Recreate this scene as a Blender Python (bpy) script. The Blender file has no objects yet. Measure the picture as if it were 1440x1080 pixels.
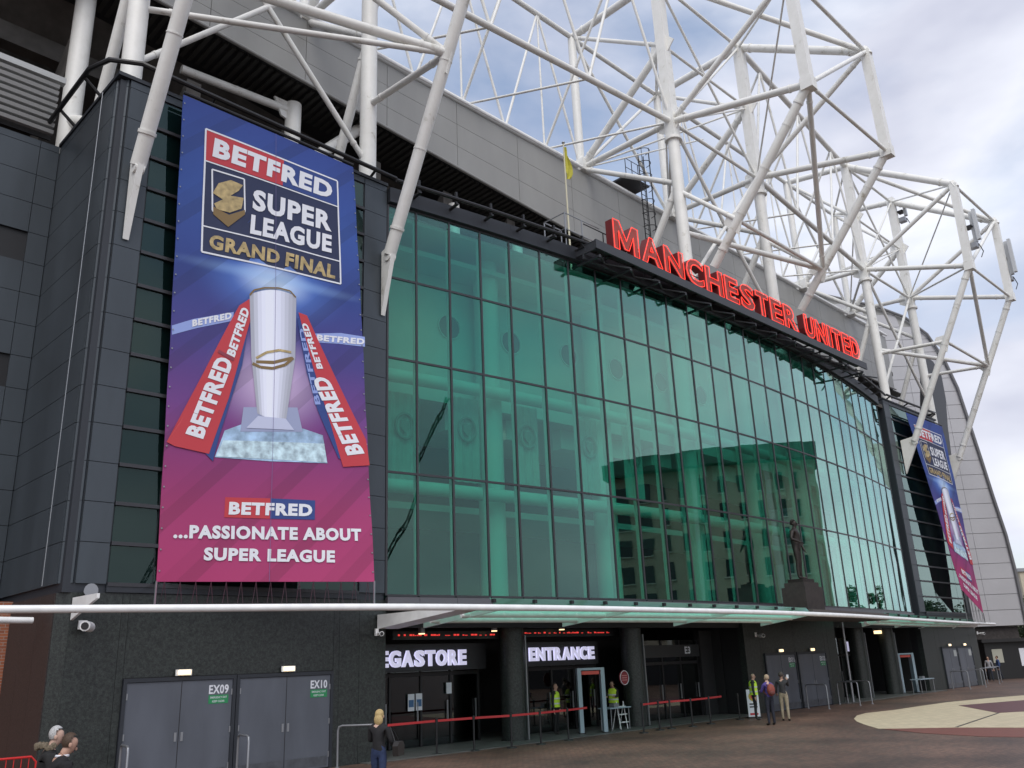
import bpy, bmesh, math, random
from mathutils import Vector, Matrix
random.seed(7)
SC = bpy.context.scene
COL = SC.collection
R2 = math.sqrt(.5)
rad = math.radians
# ------------------------------------------------------------------ camera
F_PX, PITCH, ROLL, HC = 1231.0, rad(17.844), rad(-2.3254), 2.4
cp, sp, cr, sr = math.cos(PITCH), math.sin(PITCH), math.cos(ROLL), math.sin(ROLL)
Rv = Vector((R2, -R2, 0)); Fv = Vector((cp*R2, cp*R2, sp)); Uv = Vector((-sp*R2, -sp*R2, cp))
R_ = cr*Rv + sr*Uv; U_ = -sr*Rv + cr*Uv
cam_d = bpy.data.cameras.new('camera'); cam = bpy.data.objects.new('camera', cam_d); COL.objects.link(cam)
m = Matrix.Identity(4)
for i in range(3):
    m[i][0] = R_[i]; m[i][1] = U_[i]; m[i][2] = -Fv[i]
m[2][3] = HC
cam.matrix_world = m
cam_d.sensor_width = 36; cam_d.sensor_fit = 'HORIZONTAL'; cam_d.lens = F_PX/1440*36
cam_d.clip_start = .1; cam_d.clip_end = 3000
SC.camera = cam
# ------------------------------------------------------------------ light
w = bpy.data.worlds.new('World'); SC.world = w; w.use_nodes = True
nt = w.node_tree; nt.nodes.clear()
SUN_EL, SUN_AZ = rad(50), rad(228)          # azimuth measured from +X towards +Y: from the left, this side of the facade, through cloud
out = nt.nodes.new('ShaderNodeOutputWorld'); bg = nt.nodes.new('ShaderNodeBackground')
sky = nt.nodes.new('ShaderNodeTexSky'); sky.sky_type = 'NISHITA'; sky.sun_disc = False
sky.sun_elevation = SUN_EL; sky.sun_rotation = rad(90) - SUN_AZ; sky.air_density = 1.2; sky.dust_density = 1.5
tc = nt.nodes.new('ShaderNodeTexCoord')
mp = nt.nodes.new('ShaderNodeMapping'); mp.inputs['Scale'].default_value = (1, 1, 2.2)
nz = nt.nodes.new('ShaderNodeTexNoise'); nz.inputs['Scale'].default_value = 2.1; nz.inputs['Detail'].default_value = 7; nz.inputs['Roughness'].default_value = .52; nz.inputs['Distortion'].default_value = .3
nz2 = nt.nodes.new('ShaderNodeTexNoise'); nz2.inputs['Scale'].default_value = 2.6; nz2.inputs['Detail'].default_value = 5
rp = nt.nodes.new('ShaderNodeValToRGB'); rp.color_ramp.elements[0].position = .30; rp.color_ramp.elements[0].color = (.12,.12,.12,1); rp.color_ramp.elements[1].position = .56
rp2 = nt.nodes.new('ShaderNodeValToRGB'); rp2.color_ramp.elements[0].position = .36; rp2.color_ramp.elements[0].color = (4.7, 4.9, 6.0, 1)
rp2.color_ramp.elements[1].position = .66; rp2.color_ramp.elements[1].color = (8.3, 8.5, 9.2, 1)
mx = nt.nodes.new('ShaderNodeMix'); mx.data_type = 'RGBA'
sc = nt.nodes.new('ShaderNodeVectorMath'); sc.operation = 'SCALE'; sc.inputs['Scale'].default_value = 1.5
L = nt.links.new
L(tc.outputs['Generated'], mp.inputs['Vector']); L(mp.outputs['Vector'], nz.inputs['Vector']); L(mp.outputs['Vector'], nz2.inputs['Vector'])
L(nz.outputs['Fac'], rp.inputs['Fac']); L(nz2.outputs['Fac'], rp2.inputs['Fac'])
L(sky.outputs['Color'], sc.inputs[0]); L(sc.outputs['Vector'], mx.inputs['A']); L(rp2.outputs['Color'], mx.inputs['B']); L(rp.outputs['Color'], mx.inputs['Factor'])
L(mx.outputs['Result'], bg.inputs['Color']); bg.inputs['Strength'].default_value = .085; L(bg.outputs['Background'], out.inputs['Surface'])
sd = bpy.data.lights.new('sun', 'SUN'); sd.energy = 1.25; sd.angle = rad(45); sd.color = (1, .96, .9)
so = bpy.data.objects.new('sun', sd); COL.objects.link(so)
sdir = Vector((math.cos(SUN_EL)*math.cos(SUN_AZ), math.cos(SUN_EL)*math.sin(SUN_AZ), math.sin(SUN_EL)))
so.rotation_euler = sdir.to_track_quat('Z', 'Y').to_euler(); so.location = sdir*100
SC.view_settings.view_transform = 'Standard'; SC.view_settings.look = 'None'; SC.view_settings.gamma = 1
SC.view_settings.exposure = 0.6
SC.render.engine = 'CYCLES'
SC.cycles.transparent_max_bounces = 24
SC.cycles.max_bounces = 8

# ------------------------------------------------------------------ pixels of the photograph -> places
def ray(x, y):
    X, Y = x-720, y-540
    a = (X*cr+Y*sr)/F_PX; b = (-X*sr+Y*cr)/F_PX
    return a*Rv + Fv - b*Uv
def on_v(x, y, v):                # on the vertical plane Y = v (parallel to the facade)
    d = ray(x, y); return d*(v/d.y) + Vector((0, 0, HC))
def on_u(x, y, u):
    d = ray(x, y); return d*(u/d.x) + Vector((0, 0, HC))
def on_g(x, y, z=0):              # on the ground
    d = ray(x, y); return d*((z-HC)/d.z) + Vector((0, 0, HC))

# ------------------------------------------------------------------ materials
MATS = {}
def mat(name, col, rough=.5, metal=0, noise=0, scale=8, bump=0, emit=None, es=1, spec=.5, coat=0, streak=0):
    if name in MATS: return MATS[name]
    M = bpy.data.materials.new(name); M.use_nodes = True; n = M.node_tree; b = n.nodes['Principled BSDF']
    b.inputs['Base Color'].default_value = (*col, 1); b.inputs['Roughness'].default_value = rough; b.inputs['Metallic'].default_value = metal
    b.inputs['Specular IOR Level'].default_value = spec
    if coat: b.inputs['Coat Weight'].default_value = coat
    if emit: b.inputs['Emission Color'].default_value = (*emit, 1); b.inputs['Emission Strength'].default_value = es
    if noise or bump:
        t = n.nodes.new('ShaderNodeTexCoord'); z = n.nodes.new('ShaderNodeTexNoise'); z.inputs['Scale'].default_value = scale; z.inputs['Detail'].default_value = 6
        g = n.nodes.new('ShaderNodeNewGeometry')
        if streak:
            mp_ = n.nodes.new('ShaderNodeMapping'); mp_.inputs['Scale'].default_value = (1, 1, streak); n.links.new(g.outputs['Position'], mp_.inputs['Vector']); n.links.new(mp_.outputs['Vector'], z.inputs['Vector'])
        else: n.links.new(g.outputs['Position'], z.inputs['Vector'])
        if noise:
            r = n.nodes.new('ShaderNodeValToRGB'); r.color_ramp.elements[0].position = .3; r.color_ramp.elements[1].position = .7
            r.color_ramp.elements[0].color = (*[c*(1-noise) for c in col], 1); r.color_ramp.elements[1].color = (*[min(1, c*(1+noise)) for c in col], 1)
            n.links.new(z.outputs['Fac'], r.inputs['Fac']); n.links.new(r.outputs['Color'], b.inputs['Base Color'])
        if bump:
            bb = n.nodes.new('ShaderNodeBump'); bb.inputs['Strength'].default_value = bump; bb.inputs['Distance'].default_value = .02
            n.links.new(z.outputs['Fac'], bb.inputs['Height']); n.links.new(bb.outputs['Normal'], b.inputs['Normal'])
    MATS[name] = M; return M
def granite():
    M = bpy.data.materials.new('granite'); M.use_nodes = True; n = M.node_tree; b = n.nodes['Principled BSDF']
    g = n.nodes.new('ShaderNodeNewGeometry'); z = n.nodes.new('ShaderNodeTexNoise'); z.inputs['Scale'].default_value = 55; z.inputs['Detail'].default_value = 5; z.inputs['Roughness'].default_value = .75
    z2 = n.nodes.new('ShaderNodeTexNoise'); z2.inputs['Scale'].default_value = 16; z2.inputs['Detail'].default_value = 5; z2.inputs['Roughness'].default_value = .7
    a = n.nodes.new('ShaderNodeMath'); a.operation = 'ADD'
    mu = n.nodes.new('ShaderNodeMath'); mu.operation = 'MULTIPLY'; mu.inputs[1].default_value = .5
    r = n.nodes.new('ShaderNodeValToRGB'); r.color_ramp.elements[0].position = .42; r.color_ramp.elements[0].color = (.006, .008, .008, 1); r.color_ramp.elements[1].position = .64; r.color_ramp.elements[1].color = (.048, .058, .053, 1)
    n.links.new(g.outputs['Position'], z.inputs['Vector']); n.links.new(g.outputs['Position'], z2.inputs['Vector'])
    n.links.new(z.outputs['Fac'], a.inputs[0]); n.links.new(z2.outputs['Fac'], a.inputs[1]); n.links.new(a.outputs[0], mu.inputs[0]); n.links.new(mu.outputs[0], r.inputs['Fac'])
    n.links.new(r.outputs['Color'], b.inputs['Base Color']); b.inputs['Roughness'].default_value = .42
    return M
def steel():
    # white paint, weathered: dirt gathers on patches and runs
    M = bpy.data.materials.new('white_steel'); M.use_nodes = True; n = M.node_tree; b = n.nodes['Principled BSDF']
    g = n.nodes.new('ShaderNodeNewGeometry'); z = n.nodes.new('ShaderNodeTexNoise'); z.inputs['Scale'].default_value = 1.6; z.inputs['Detail'].default_value = 8; z.inputs['Roughness'].default_value = .68
    r = n.nodes.new('ShaderNodeValToRGB'); e = r.color_ramp.elements
    e[0].position = .27; e[0].color = (.42, .40, .34, 1); e[1].position = .40; e[1].color = (.74, .74, .71, 1)
    x = e.new(.72); x.color = (.82, .82, .80, 1)
    x = e.new(.225); x.color = (.22, .14, .08, 1)
    n.links.new(g.outputs['Position'], z.inputs['Vector']); n.links.new(z.outputs['Fac'], r.inputs['Fac']); n.links.new(r.outputs['Color'], b.inputs['Base Color']); b.inputs['Roughness'].default_value = .45
    return M
def glass(name, tint, refl_tint, f0, wav=.0, gloss=0.0):
    M = bpy.data.materials.new(name); M.use_nodes = True; n = M.node_tree; n.nodes.clear()
    o = n.nodes.new('ShaderNodeOutputMaterial'); mxs = n.nodes.new('ShaderNodeMixShader'); t = n.nodes.new('ShaderNodeBsdfTransparent'); gl = n.nodes.new('ShaderNodeBsdfGlossy')
    t.inputs['Color'].default_value = (*tint, 1); gl.inputs['Color'].default_value = (*refl_tint, 1); gl.inputs['Roughness'].default_value = gloss
    lw = n.nodes.new('ShaderNodeLayerWeight'); lw.inputs['Blend'].default_value = .5
    p = n.nodes.new('ShaderNodeMath'); p.operation = 'POWER'; p.inputs[1].default_value = 2.4
    mr = n.nodes.new('ShaderNodeMapRange'); mr.inputs['To Min'].default_value = f0; mr.inputs['To Max'].default_value = 1
    n.links.new(lw.outputs['Facing'], p.inputs[0]); n.links.new(p.outputs[0], mr.inputs['Value']); n.links.new(mr.outputs['Result'], mxs.inputs['Fac'])
    n.links.new(t.outputs[0], mxs.inputs[1]); n.links.new(gl.outputs[0], mxs.inputs[2]); n.links.new(mxs.outputs[0], o.inputs['Surface'])
    if wav:
        g = n.nodes.new('ShaderNodeNewGeometry'); mp_ = n.nodes.new('ShaderNodeMapping'); mp_.inputs['Scale'].default_value = (1, 1, .45)
        z = n.nodes.new('ShaderNodeTexNoise'); z.inputs['Scale'].default_value = .55; z.inputs['Detail'].default_value = 2
        bb = n.nodes.new('ShaderNodeBump'); bb.inputs['Strength'].default_value = 1; bb.inputs['Distance'].default_value = wav
        n.links.new(g.outputs['Position'], mp_.inputs['Vector']); n.links.new(mp_.outputs['Vector'], z.inputs['Vector']); n.links.new(z.outputs['Fac'], bb.inputs['Height']); n.links.new(bb.outputs['Normal'], gl.inputs['Normal'])
    return M
def paving():
    M = bpy.data.materials.new('brick_paving'); M.use_nodes = True; n = M.node_tree; b = n.nodes['Principled BSDF']
    g = n.nodes.new('ShaderNodeNewGeometry'); br = n.nodes.new('ShaderNodeTexBrick'); br.inputs['Scale'].default_value = 1
    br.inputs['Brick Width'].default_value = .21; br.inputs['Row Height'].default_value = .105; br.inputs['Mortar Size'].default_value = .008
    br.inputs['Color1'].default_value = (.180, .110, .082, 1); br.inputs['Color2'].default_value = (.108, .069, .054, 1); br.inputs['Mortar'].default_value = (.05, .04, .034, 1); br.inputs['Bias'].default_value = 0
    z = n.nodes.new('ShaderNodeTexNoise'); z.inputs['Scale'].default_value = .35; z.inputs['Detail'].default_value = 8
    r = n.nodes.new('ShaderNodeValToRGB'); r.color_ramp.elements[0].position = .3; r.color_ramp.elements[0].color = (.5, .5, .5, 1); r.color_ramp.elements[1].position = .7; r.color_ramp.elements[1].color = (1.3, 1.22, 1.15, 1)
    mm = n.nodes.new('ShaderNodeMix'); mm.data_type = 'RGBA'; mm.blend_type = 'MULTIPLY'; mm.inputs['Factor'].default_value = 1
    n.links.new(g.outputs['Position'], br.inputs['Vector']); n.links.new(g.outputs['Position'], z.inputs['Vector']); n.links.new(z.outputs['Fac'], r.inputs['Fac'])
    n.links.new(br.outputs['Color'], mm.inputs['A']); n.links.new(r.outputs['Color'], mm.inputs['B'])
    vo = n.nodes.new('ShaderNodeTexVoronoi'); vo.inputs['Scale'].default_value = 1.7; n.links.new(g.outputs['Position'], vo.inputs['Vector'])
    gs = n.nodes.new('ShaderNodeValToRGB'); gs.color_ramp.elements[0].position = .05; gs.color_ramp.elements[0].color = (.45,.45,.45,1); gs.color_ramp.elements[1].position = .075; gs.color_ramp.elements[1].color = (1,1,1,1); n.links.new(vo.outputs['Distance'], gs.inputs['Fac'])
    m3 = n.nodes.new('ShaderNodeMix'); m3.data_type = 'RGBA'; m3.blend_type = 'MULTIPLY'; m3.inputs['Factor'].default_value = 1; n.links.new(mm.outputs['Result'], m3.inputs['A']); n.links.new(gs.outputs['Color'], m3.inputs['B']); n.links.new(m3.outputs['Result'], b.inputs['Base Color'])
    bb = n.nodes.new('ShaderNodeBump'); bb.inputs['Strength'].default_value = .4; bb.inputs['Distance'].default_value = .01
    n.links.new(br.outputs['Fac'], bb.inputs['Height']); bb.invert = True; n.links.new(bb.outputs['Normal'], b.inputs['Normal'])
    b.inputs['Roughness'].default_value = .55
    return M
def brickmat(name, c1, c2, mo):
    M = bpy.data.materials.new(name); M.use_nodes = True; n = M.node_tree; b = n.nodes['Principled BSDF']; b.inputs['Roughness'].default_value = .85
    g = n.nodes.new('ShaderNodeNewGeometry'); mp_ = n.nodes.new('ShaderNodeMapping'); mp_.inputs['Rotation'].default_value = (rad(90), 0, 0)
    br = n.nodes.new('ShaderNodeTexBrick'); br.inputs['Scale'].default_value = 1; br.inputs['Brick Width'].default_value = .225; br.inputs['Row Height'].default_value = .075; br.inputs['Mortar Size'].default_value = .006
    br.inputs['Color1'].default_value = (*c1, 1); br.inputs['Color2'].default_value = (*c2, 1); br.inputs['Mortar'].default_value = (*mo, 1)
    n.links.new(g.outputs['Position'], mp_.inputs['Vector']); n.links.new(mp_.outputs['Vector'], br.inputs['Vector']); n.links.new(br.outputs['Color'], b.inputs['Base Color']); return M
GRANITE = granite(); STEEL = steel()
GLASS = glass('teal_glass', (.43, .78, .70), (.74, .98, .92), .055, .004)
DGLASS = glass('dark_glass', (.30, .48, .43), (.6, .78, .73), .05, .004)
CGLASS = glass('canopy_glass', (.62, .86, .78), (.8, .95, .9), .06, 0, .05)
_n = CGLASS.node_tree; _o = next(x for x in _n.nodes if x.type == 'OUTPUT_MATERIAL'); _s = _o.inputs['Surface'].links[0].from_socket
_t = _n.nodes.new('ShaderNodeBsdfTranslucent'); _t.inputs['Color'].default_value = (.5, .8, .7, 1); _m = _n.nodes.new('ShaderNodeMixShader'); _m.inputs['Fac'].default_value = .5
_n.links.new(_s, _m.inputs[1]); _n.links.new(_t.outputs[0], _m.inputs[2]); _n.links.new(_m.outputs[0], _o.inputs['Surface'])
DOORGLASS = glass('door_glass', (.32, .34, .34), (.8, .85, .85), .05)
PAVE = paving()
CLAD = mat('slate_cladding', (.050, .061, .073), .42, .2, .2, .9, streak=.22)
CLADD = mat('dark_flashing', (.022, .026, .034), .5)
BLACK = mat('black_metal', (.012, .012, .014), .45)
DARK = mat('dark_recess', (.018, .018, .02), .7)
WHITE = mat('white_paint', (.82, .83, .83), .35, 0, .08, 3)
FASC = mat('grey_fascia', (.31, .31, .30), .5, .1, .1, .6, streak=.3)
CORN = mat('corner_cladding', (.44, .44, .465), .5, .1, .06, .3)
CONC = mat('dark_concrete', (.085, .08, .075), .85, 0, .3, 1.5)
DOORG = mat('grey_door', (.092, .102, .125), .42, 0, .16, 1.6, streak=.3)
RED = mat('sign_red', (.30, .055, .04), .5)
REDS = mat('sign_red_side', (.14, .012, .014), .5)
NEON = mat('neon_red', (.8, .05, .04), .4, emit=(1, .045, .025), es=1.0)
PALE = mat('pale_interior', (.72, .74, .72), .7, 0, .05, .8)
PALE2 = mat('interior_white', (.8, .82, .8), .5)
INTD = mat('interior_dark', (.028, .032, .033), .8, 0, .2, .8)
GREY = mat('grey_metal', (.3, .31, .33), .35, .6)
LOUV = mat('louvre_metal', (.42, .43, .43), .45, .3)
LEDW = mat('led_letters', (.7, .7, .8), .5, emit=(.74, .72, 1), es=.36)
LEDR = mat('led_red', (.6, .03, .03), .5, emit=(1, .06, .05), es=.55)
LAMP = mat('lamp_warm', (.9, .8, .6), .5, emit=(1, .72, .38), es=1.3)
WTXT = mat('print_white', (.72, .74, .8), .6)
GREEN = mat('sign_green', (.02, .25, .09), .5)

# ------------------------------------------------------------------ mesh helpers
class MB:
    def __init__(s): s.v = []; s.f = []; s.m = []
    def add(s, vs, fs, mi=0):
        o = len(s.v); s.v += [tuple(p) for p in vs]; s.f += [tuple(i+o for i in f) for f in fs]; s.m += [mi]*len(fs); return s
    def obox(s, o, a, b, c, mi=0):     # corner + three edge vectors
        o, a, b, c = map(Vector, (o, a, b, c))
        vs = [o, o+a, o+a+b, o+b, o+c, o+a+c, o+a+b+c, o+b+c]
        if a.cross(b).dot(c) < 0: fs = [(0,1,2,3),(7,6,5,4),(4,5,1,0),(5,6,2,1),(6,7,3,2),(7,4,0,3)]
        else: fs = [(3,2,1,0),(4,5,6,7),(0,1,5,4),(1,2,6,5),(2,3,7,6),(3,0,4,7)]
        return s.add(vs, fs, mi)
    def box(s, x0, x1, y0, y1, z0, z1, mi=0): return s.obox((x0,y0,z0), (x1-x0,0,0), (0,y1-y0,0), (0,0,z1-z0), mi)
    def tube(s, p, q, r, n=12, r2=None, mi=0, cap=True):
        p, q = Vector(p), Vector(q); d = (q-p); 
        if d.length < 1e-6: return s
        d.normalize(); a = d.orthogonal().normalized(); b = d.cross(a); r2 = r if r2 is None else r2
        vs = [p+(a*math.cos(2*math.pi*i/n)+b*math.sin(2*math.pi*i/n))*r for i in range(n)] + [q+(a*math.cos(2*math.pi*i/n)+b*math.sin(2*math.pi*i/n))*r2 for i in range(n)]
        fs = [(i, (i+1)%n, n+(i+1)%n, n+i) for i in range(n)]
        if cap: fs += [tuple(range(n-1, -1, -1)), tuple(range(n, 2*n))]
        return s.add(vs, fs, mi)
    def path(s, pts, r, n=10, mi=0):
        pts = [Vector(p) for p in pts]; N = len(pts); ref = None; rings = []
        for i in range(N):
            d = (pts[min(i+1, N-1)]-pts[max(i-1, 0)]).normalized()
            a = d.orthogonal().normalized() if ref is None else (ref-d*ref.dot(d)).normalized()
            ref = a; b = d.cross(a); rr = r[i] if isinstance(r, (list, tuple)) else r
            rings.append([pts[i]+(a*math.cos(2*math.pi*k/n)+b*math.sin(2*math.pi*k/n))*rr for k in range(n)])
        vs = [p for g in rings for p in g]
        fs = [(i*n+k, i*n+(k+1)%n, (i+1)*n+(k+1)%n, (i+1)*n+k) for i in range(N-1) for k in range(n)]
        fs += [tuple(range(n-1, -1, -1)), tuple(range((N-1)*n, N*n))]
        return s.add(vs, fs, mi)
    def prism(s, pts, off, mi=0):        # polygon in space, extruded by off
        pts = [Vector(p) for p in pts]; off = Vector(off); n = len(pts)
        nn = Vector((0, 0, 0))
        for i in range(n): nn += pts[i].cross(pts[(i+1) % n])
        if nn.dot(off) > 0: pts = pts[::-1]
        vs = pts+[p+off for p in pts]
        fs = [tuple(range(n)), tuple(range(2*n-1, n-1, -1))] + [((i+1)%n, i, n+i, n+(i+1)%n) for i in range(n)]
        return s.add(vs, fs, mi)
    def ball(s, c, rx, ry, rz, n=12, k=8, mi=0):
        c = Vector(c); vs = [c+Vector((0,0,rz))]
        for i in range(1, k):
            t = math.pi*i/k
            vs += [c+Vector((rx*math.sin(t)*math.cos(2*math.pi*j/n), ry*math.sin(t)*math.sin(2*math.pi*j/n), rz*math.cos(t))) for j in range(n)]
        vs.append(c-Vector((0,0,rz))); fs = [(0, 1+j, 1+(j+1)%n) for j in range(n)]
        for i in range(k-2): fs += [(1+i*n+j, 1+(i+1)*n+j, 1+(i+1)*n+(j+1)%n, 1+i*n+(j+1)%n) for j in range(n)]
        e = len(vs)-1; fs += [(e, 1+(k-2)*n+(j+1)%n, 1+(k-2)*n+j) for j in range(n)]
        return s.add(vs, fs, mi)
    def build(s, name, mats, parent=None, smooth=False):
        me = bpy.data.meshes.new(name); me.from_pydata(s.v, [], s.f)
        if not isinstance(mats, (list, tuple)): mats = [mats]
        for M in mats: me.materials.append(M)
        if len(mats) > 1: me.polygons.foreach_set('material_index', s.m)
        if smooth:
            me.polygons.foreach_set('use_smooth', [True]*len(me.polygons))
            me.set_sharp_from_angle(angle=rad(40))
        o = bpy.data.objects.new(name, me); COL.objects.link(o)
        if parent: o.parent = parent; o.matrix_parent_inverse = Matrix.Translation(parent.location).inverted() if parent.type == 'EMPTY' else Matrix.Identity(4)
        return o
def tag(o, label, cat, group=None, kind=None):
    if label: o['label'] = label
    if cat: o['category'] = cat
    if group: o['group'] = group
    if kind: o['kind'] = kind
    return o
def thing(name, label, cat, loc=(0,0,0), group=None):
    o = bpy.data.objects.new(name, None); COL.objects.link(o); o.location = loc; o.empty_display_size = .3
    return tag(o, label, cat, group)
def struct(o): o['kind'] = 'structure'; return o
TX = {}
def text_mesh(s, bold=.0, sp=1.0):
    """letters as flat faces, normalised: x 0..1 over the ink, y 0..1 over the cap height"""
    bold = min(bold, .05); k = (s, bold)
    if k in TX: return TX[k]
    if s == 'M' and bold:
        TX[k] = ([(0,0),(.2,0),(.2,.64),(.42,.1),(.58,.1),(.8,.64),(.8,0),(1,0),(1,1),(.76,1),(.5,.4),(.24,1),(0,1)], [tuple(range(13))]); return TX[k]
    c = bpy.data.curves.new('t', 'FONT'); c.body = s; c.size = 1; c.offset = bold; c.resolution_u = 3; c.space_character = 1+2.6*bold
    o = bpy.data.objects.new('t', c); COL.objects.link(o)
    bpy.context.view_layer.update(); dg = bpy.context.evaluated_depsgraph_get(); me = bpy.data.meshes.new_from_object(o.evaluated_get(dg))
    vs = [v.co.copy() for v in me.vertices]; fs = [tuple(p.vertices) for p in me.polygons]
    bpy.data.objects.remove(o); bpy.data.curves.remove(c); bpy.data.meshes.remove(me)
    x0 = min(v.x for v in vs); x1 = max(v.x for v in vs)
    y0, y1 = -bold, .729+bold
    if not any(ch.isupper() or ch.isdigit() for ch in s): y0 = min(v.y for v in vs); y1 = max(v.y for v in vs)
    vs = [((v.x-x0)/(x1-x0), (v.y-y0)/(y1-y0)) for v in vs]
    TX[k] = (vs, fs); return TX[k]
def wall_text(s, o, ax, ay, nrm, material, parent, name='lettering', bold=.02, depth=.0):
    vs, fs = text_mesh(s, bold); o, ax, ay, nrm = map(Vector, (o, ax, ay, nrm)); mb = MB()
    P = [o+ax*x+ay*y+nrm*depth for x, y in vs]
    if ax.cross(ay).dot(nrm) < 0: fs = [f[::-1] for f in fs]
    mb.add(P, fs); return mb.build(name, material, parent)

# ------------------------------------------------------------------ ground
g = MB().add([(-300,-300,0),(500,-300,0),(500,300,0),(-300,300,0)], [(0,1,2,3)]).build('ground', PAVE); struct(g)
ap = MB().prism([(15.2,21.35,.004),(35.5,21.2,.004),(35.5,27,.004),(15.2,27,.004)], (0,0,.02)).build('pavement', mat('grey_flags', (.11,.11,.105), .5, 0, .25, 2)); struct(ap)
ap = MB().prism([(43.5,21.2,.004),(57.5,21.6,.004),(57.5,27,.004),(43.5,27,.004)], (0,0,.02)).build('pavement', mat('grey_flags', (.11,.11,.105))); struct(ap)
# mosaic of coloured paving
def gp(pts, z): return [Vector((*on_g(x, y).xy, z)) for x, y in pts]
def slabs(name, c, w_, h_):
    M = brickmat(name, c, tuple(x*.86 for x in c), tuple(x*.55 for x in c)); M.node_tree.nodes['Principled BSDF'].inputs['Roughness'].default_value = .6
    br = next(x for x in M.node_tree.nodes if x.type == 'TEX_BRICK'); br.inputs['Brick Width'].default_value = w_; br.inputs['Row Height'].default_value = h_; br.inputs['Mortar Size'].default_value = .008
    next(x for x in M.node_tree.nodes if x.type == 'MAPPING').inputs['Rotation'].default_value = (0, 0, rad(12)); return M
CREAM = slabs('cream_paving', (.60, .51, .35), .45, .22); MRED = slabs('red_paving', (.21, .07, .05), .21, .105); MPUR = slabs('maroon_paving', (.14, .058, .062), .21, .105)
a, b_, c_ = [on_g(*p) for p in ((1201,1011),(1330,988),(1440,1023.5))]
mos = bpy.data.objects.new('paving_mosaic', None); COL.objects.link(mos); struct(mos)
cream_edge = [(1201,1011),(1205,1006.5),(1218,1003),(1255,999),(1292,993.5),(1330,988),(1385,982.5),(1440,978),(1520,972),(1600,968)]
MB().prism(gp(cream_edge+[(1600,1023),(1440,1023.5),(1343,1023.3),(1270,1024.8),(1235,1025),(1215,1019),(1205,1015)], .004), (0,0,.006)).build('cream_field', CREAM, mos)
MB().prism(gp([(1240,1025.3),(1343,1023.6),(1440,1023.9),(1600,1023.4),(1600,1040),(1440,1037),(1380,1036),(1300,1031.5)], .004), (0,0,.006)).build('red_border', MRED, mos)
MB().prism(gp([(1348,992.5),(1440,985),(1600,976),(1600,1000),(1440,1001),(1403,1003)], .012), (0,0,.006)).build('maroon_inlay', MPUR, mos)
MB().prism(gp([(1343,1023),(1347,1023),(1406,1003.2),(1403,1003)], .012), (0,0,.004)).build('joint_line', mat('joint_dark', (.05,.045,.04)), mos)

# ------------------------------------------------------------------ glass wall curve
TH0, K1, K2 = rad(35.371-45), .009530, -1.67771e-5
_c = [(16.02, 21.67)]; DS = .02
for i in range(2200):
    s_ = (i+.5)*DS; h = TH0+K1*s_+K2*s_*s_
    _c.append((_c[-1][0]+math.cos(h)*DS, _c[-1][1]+math.sin(h)*DS))
def gc(s): 
    i = min(len(_c)-2, max(0, int(s/DS))); t = s/DS-i
    return Vector((_c[i][0]+(_c[i+1][0]-_c[i][0])*t, _c[i][1]+(_c[i+1][1]-_c[i][1])*t, 0))
def gh(s): h = TH0+K1*s+K2*s*s; return Vector((math.cos(h), math.sin(h), 0)), Vector((math.sin(h), -math.cos(h), 0))   # tangent, outward
MS = [0,1.091,2.43,3.76,5.093,6.581,8.063,9.562,11.063,12.556,14.045,15.543,17.035,18.62,20.213,21.8,23.449,25.074,26.559,28.023,29.513,31.042,32.533,33.995,35.49,36.98,38.47,39.9]
ZR = [4.54, 8.30, 12.08, 14.93, 17.63]
def s_of_u(u):
    lo, hi = 0, 43
    for _ in range(40):
        md = (lo+hi)/2
        if gc(md).x < u: lo = md
        else: hi = md
    return lo
gf = thing('glass_facade', 'tall curved green glass wall below the red letters', 'glass wall', (36,20.2,4.5))
for i in range(len(MS)-1):
    p, q_ = gc(MS[i]), gc(MS[i+1]); t = (q_-p).normalized(); o_ = Vector((t.y, -t.x, 0))
    for r in range(4):
        tl = Vector((0,0,0)); jit = o_*random.uniform(-.006, .006)
        MB().obox(p-o_*.012+t*.035+Vector((0,0,ZR[r]+.036))+jit*.4, (q_-p)-t*.07, -o_*.02, Vector((0,0,ZR[r+1]-ZR[r]-.07))+o_*random.uniform(-.007,.007)).build('pane', GLASS, gf)
MUL = mat('mullion_dark', (.03,.03,.036), .4)
for i, s_ in enumerate(MS):
    p = gc(s_); t, o_ = gh(s_)
    MB().obox(p-t*.034+o_*.014+Vector((0,0,ZR[0])), t*.068, -o_*.07, (0,0,ZR[4]-ZR[0])).build('mullion', MUL, gf)
    if 0 < i < len(MS)-1:
        MB().obox(p-t*.03-o_*.12+Vector((0,0,ZR[0]+.02)), t*.06, -o_*.10, (0,0,ZR[4]-ZR[0]-.3)).build('inner_fin', PALE2, gf)
for r in range(5):
    for i in range(len(MS)-1):
        p, q_ = gc(MS[i]), gc(MS[i+1]); t = (q_-p).normalized(); o_ = Vector((t.y, -t.x, 0))
        MB().obox(p+t*.0345+o_*.012+Vector((0,0,ZR[r]-.035)), (q_-p)-t*.069, -o_*.06, (0,0,.07)).build('transom', MUL, gf)
for i in range(len(MS)-1):
    p, q_ = gc(MS[i]), gc(MS[i+1]); t = (q_-p).normalized(); o_ = Vector((t.y, -t.x, 0))
    MB().obox(p+t*.006+o_*.10+Vector((0,0,4.10)), (q_-p)-t*.012, -o_*.2, (0,0,.39)).build('sill_panel', mat('sill_grey', (.10,.095,.11), .45), gf)
    MB().obox(p+o_*.16+Vector((0,0,17.68)), (q_-p), -o_*.4, (0,0,.55)).build('head_beam', CLADD, gf)
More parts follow.
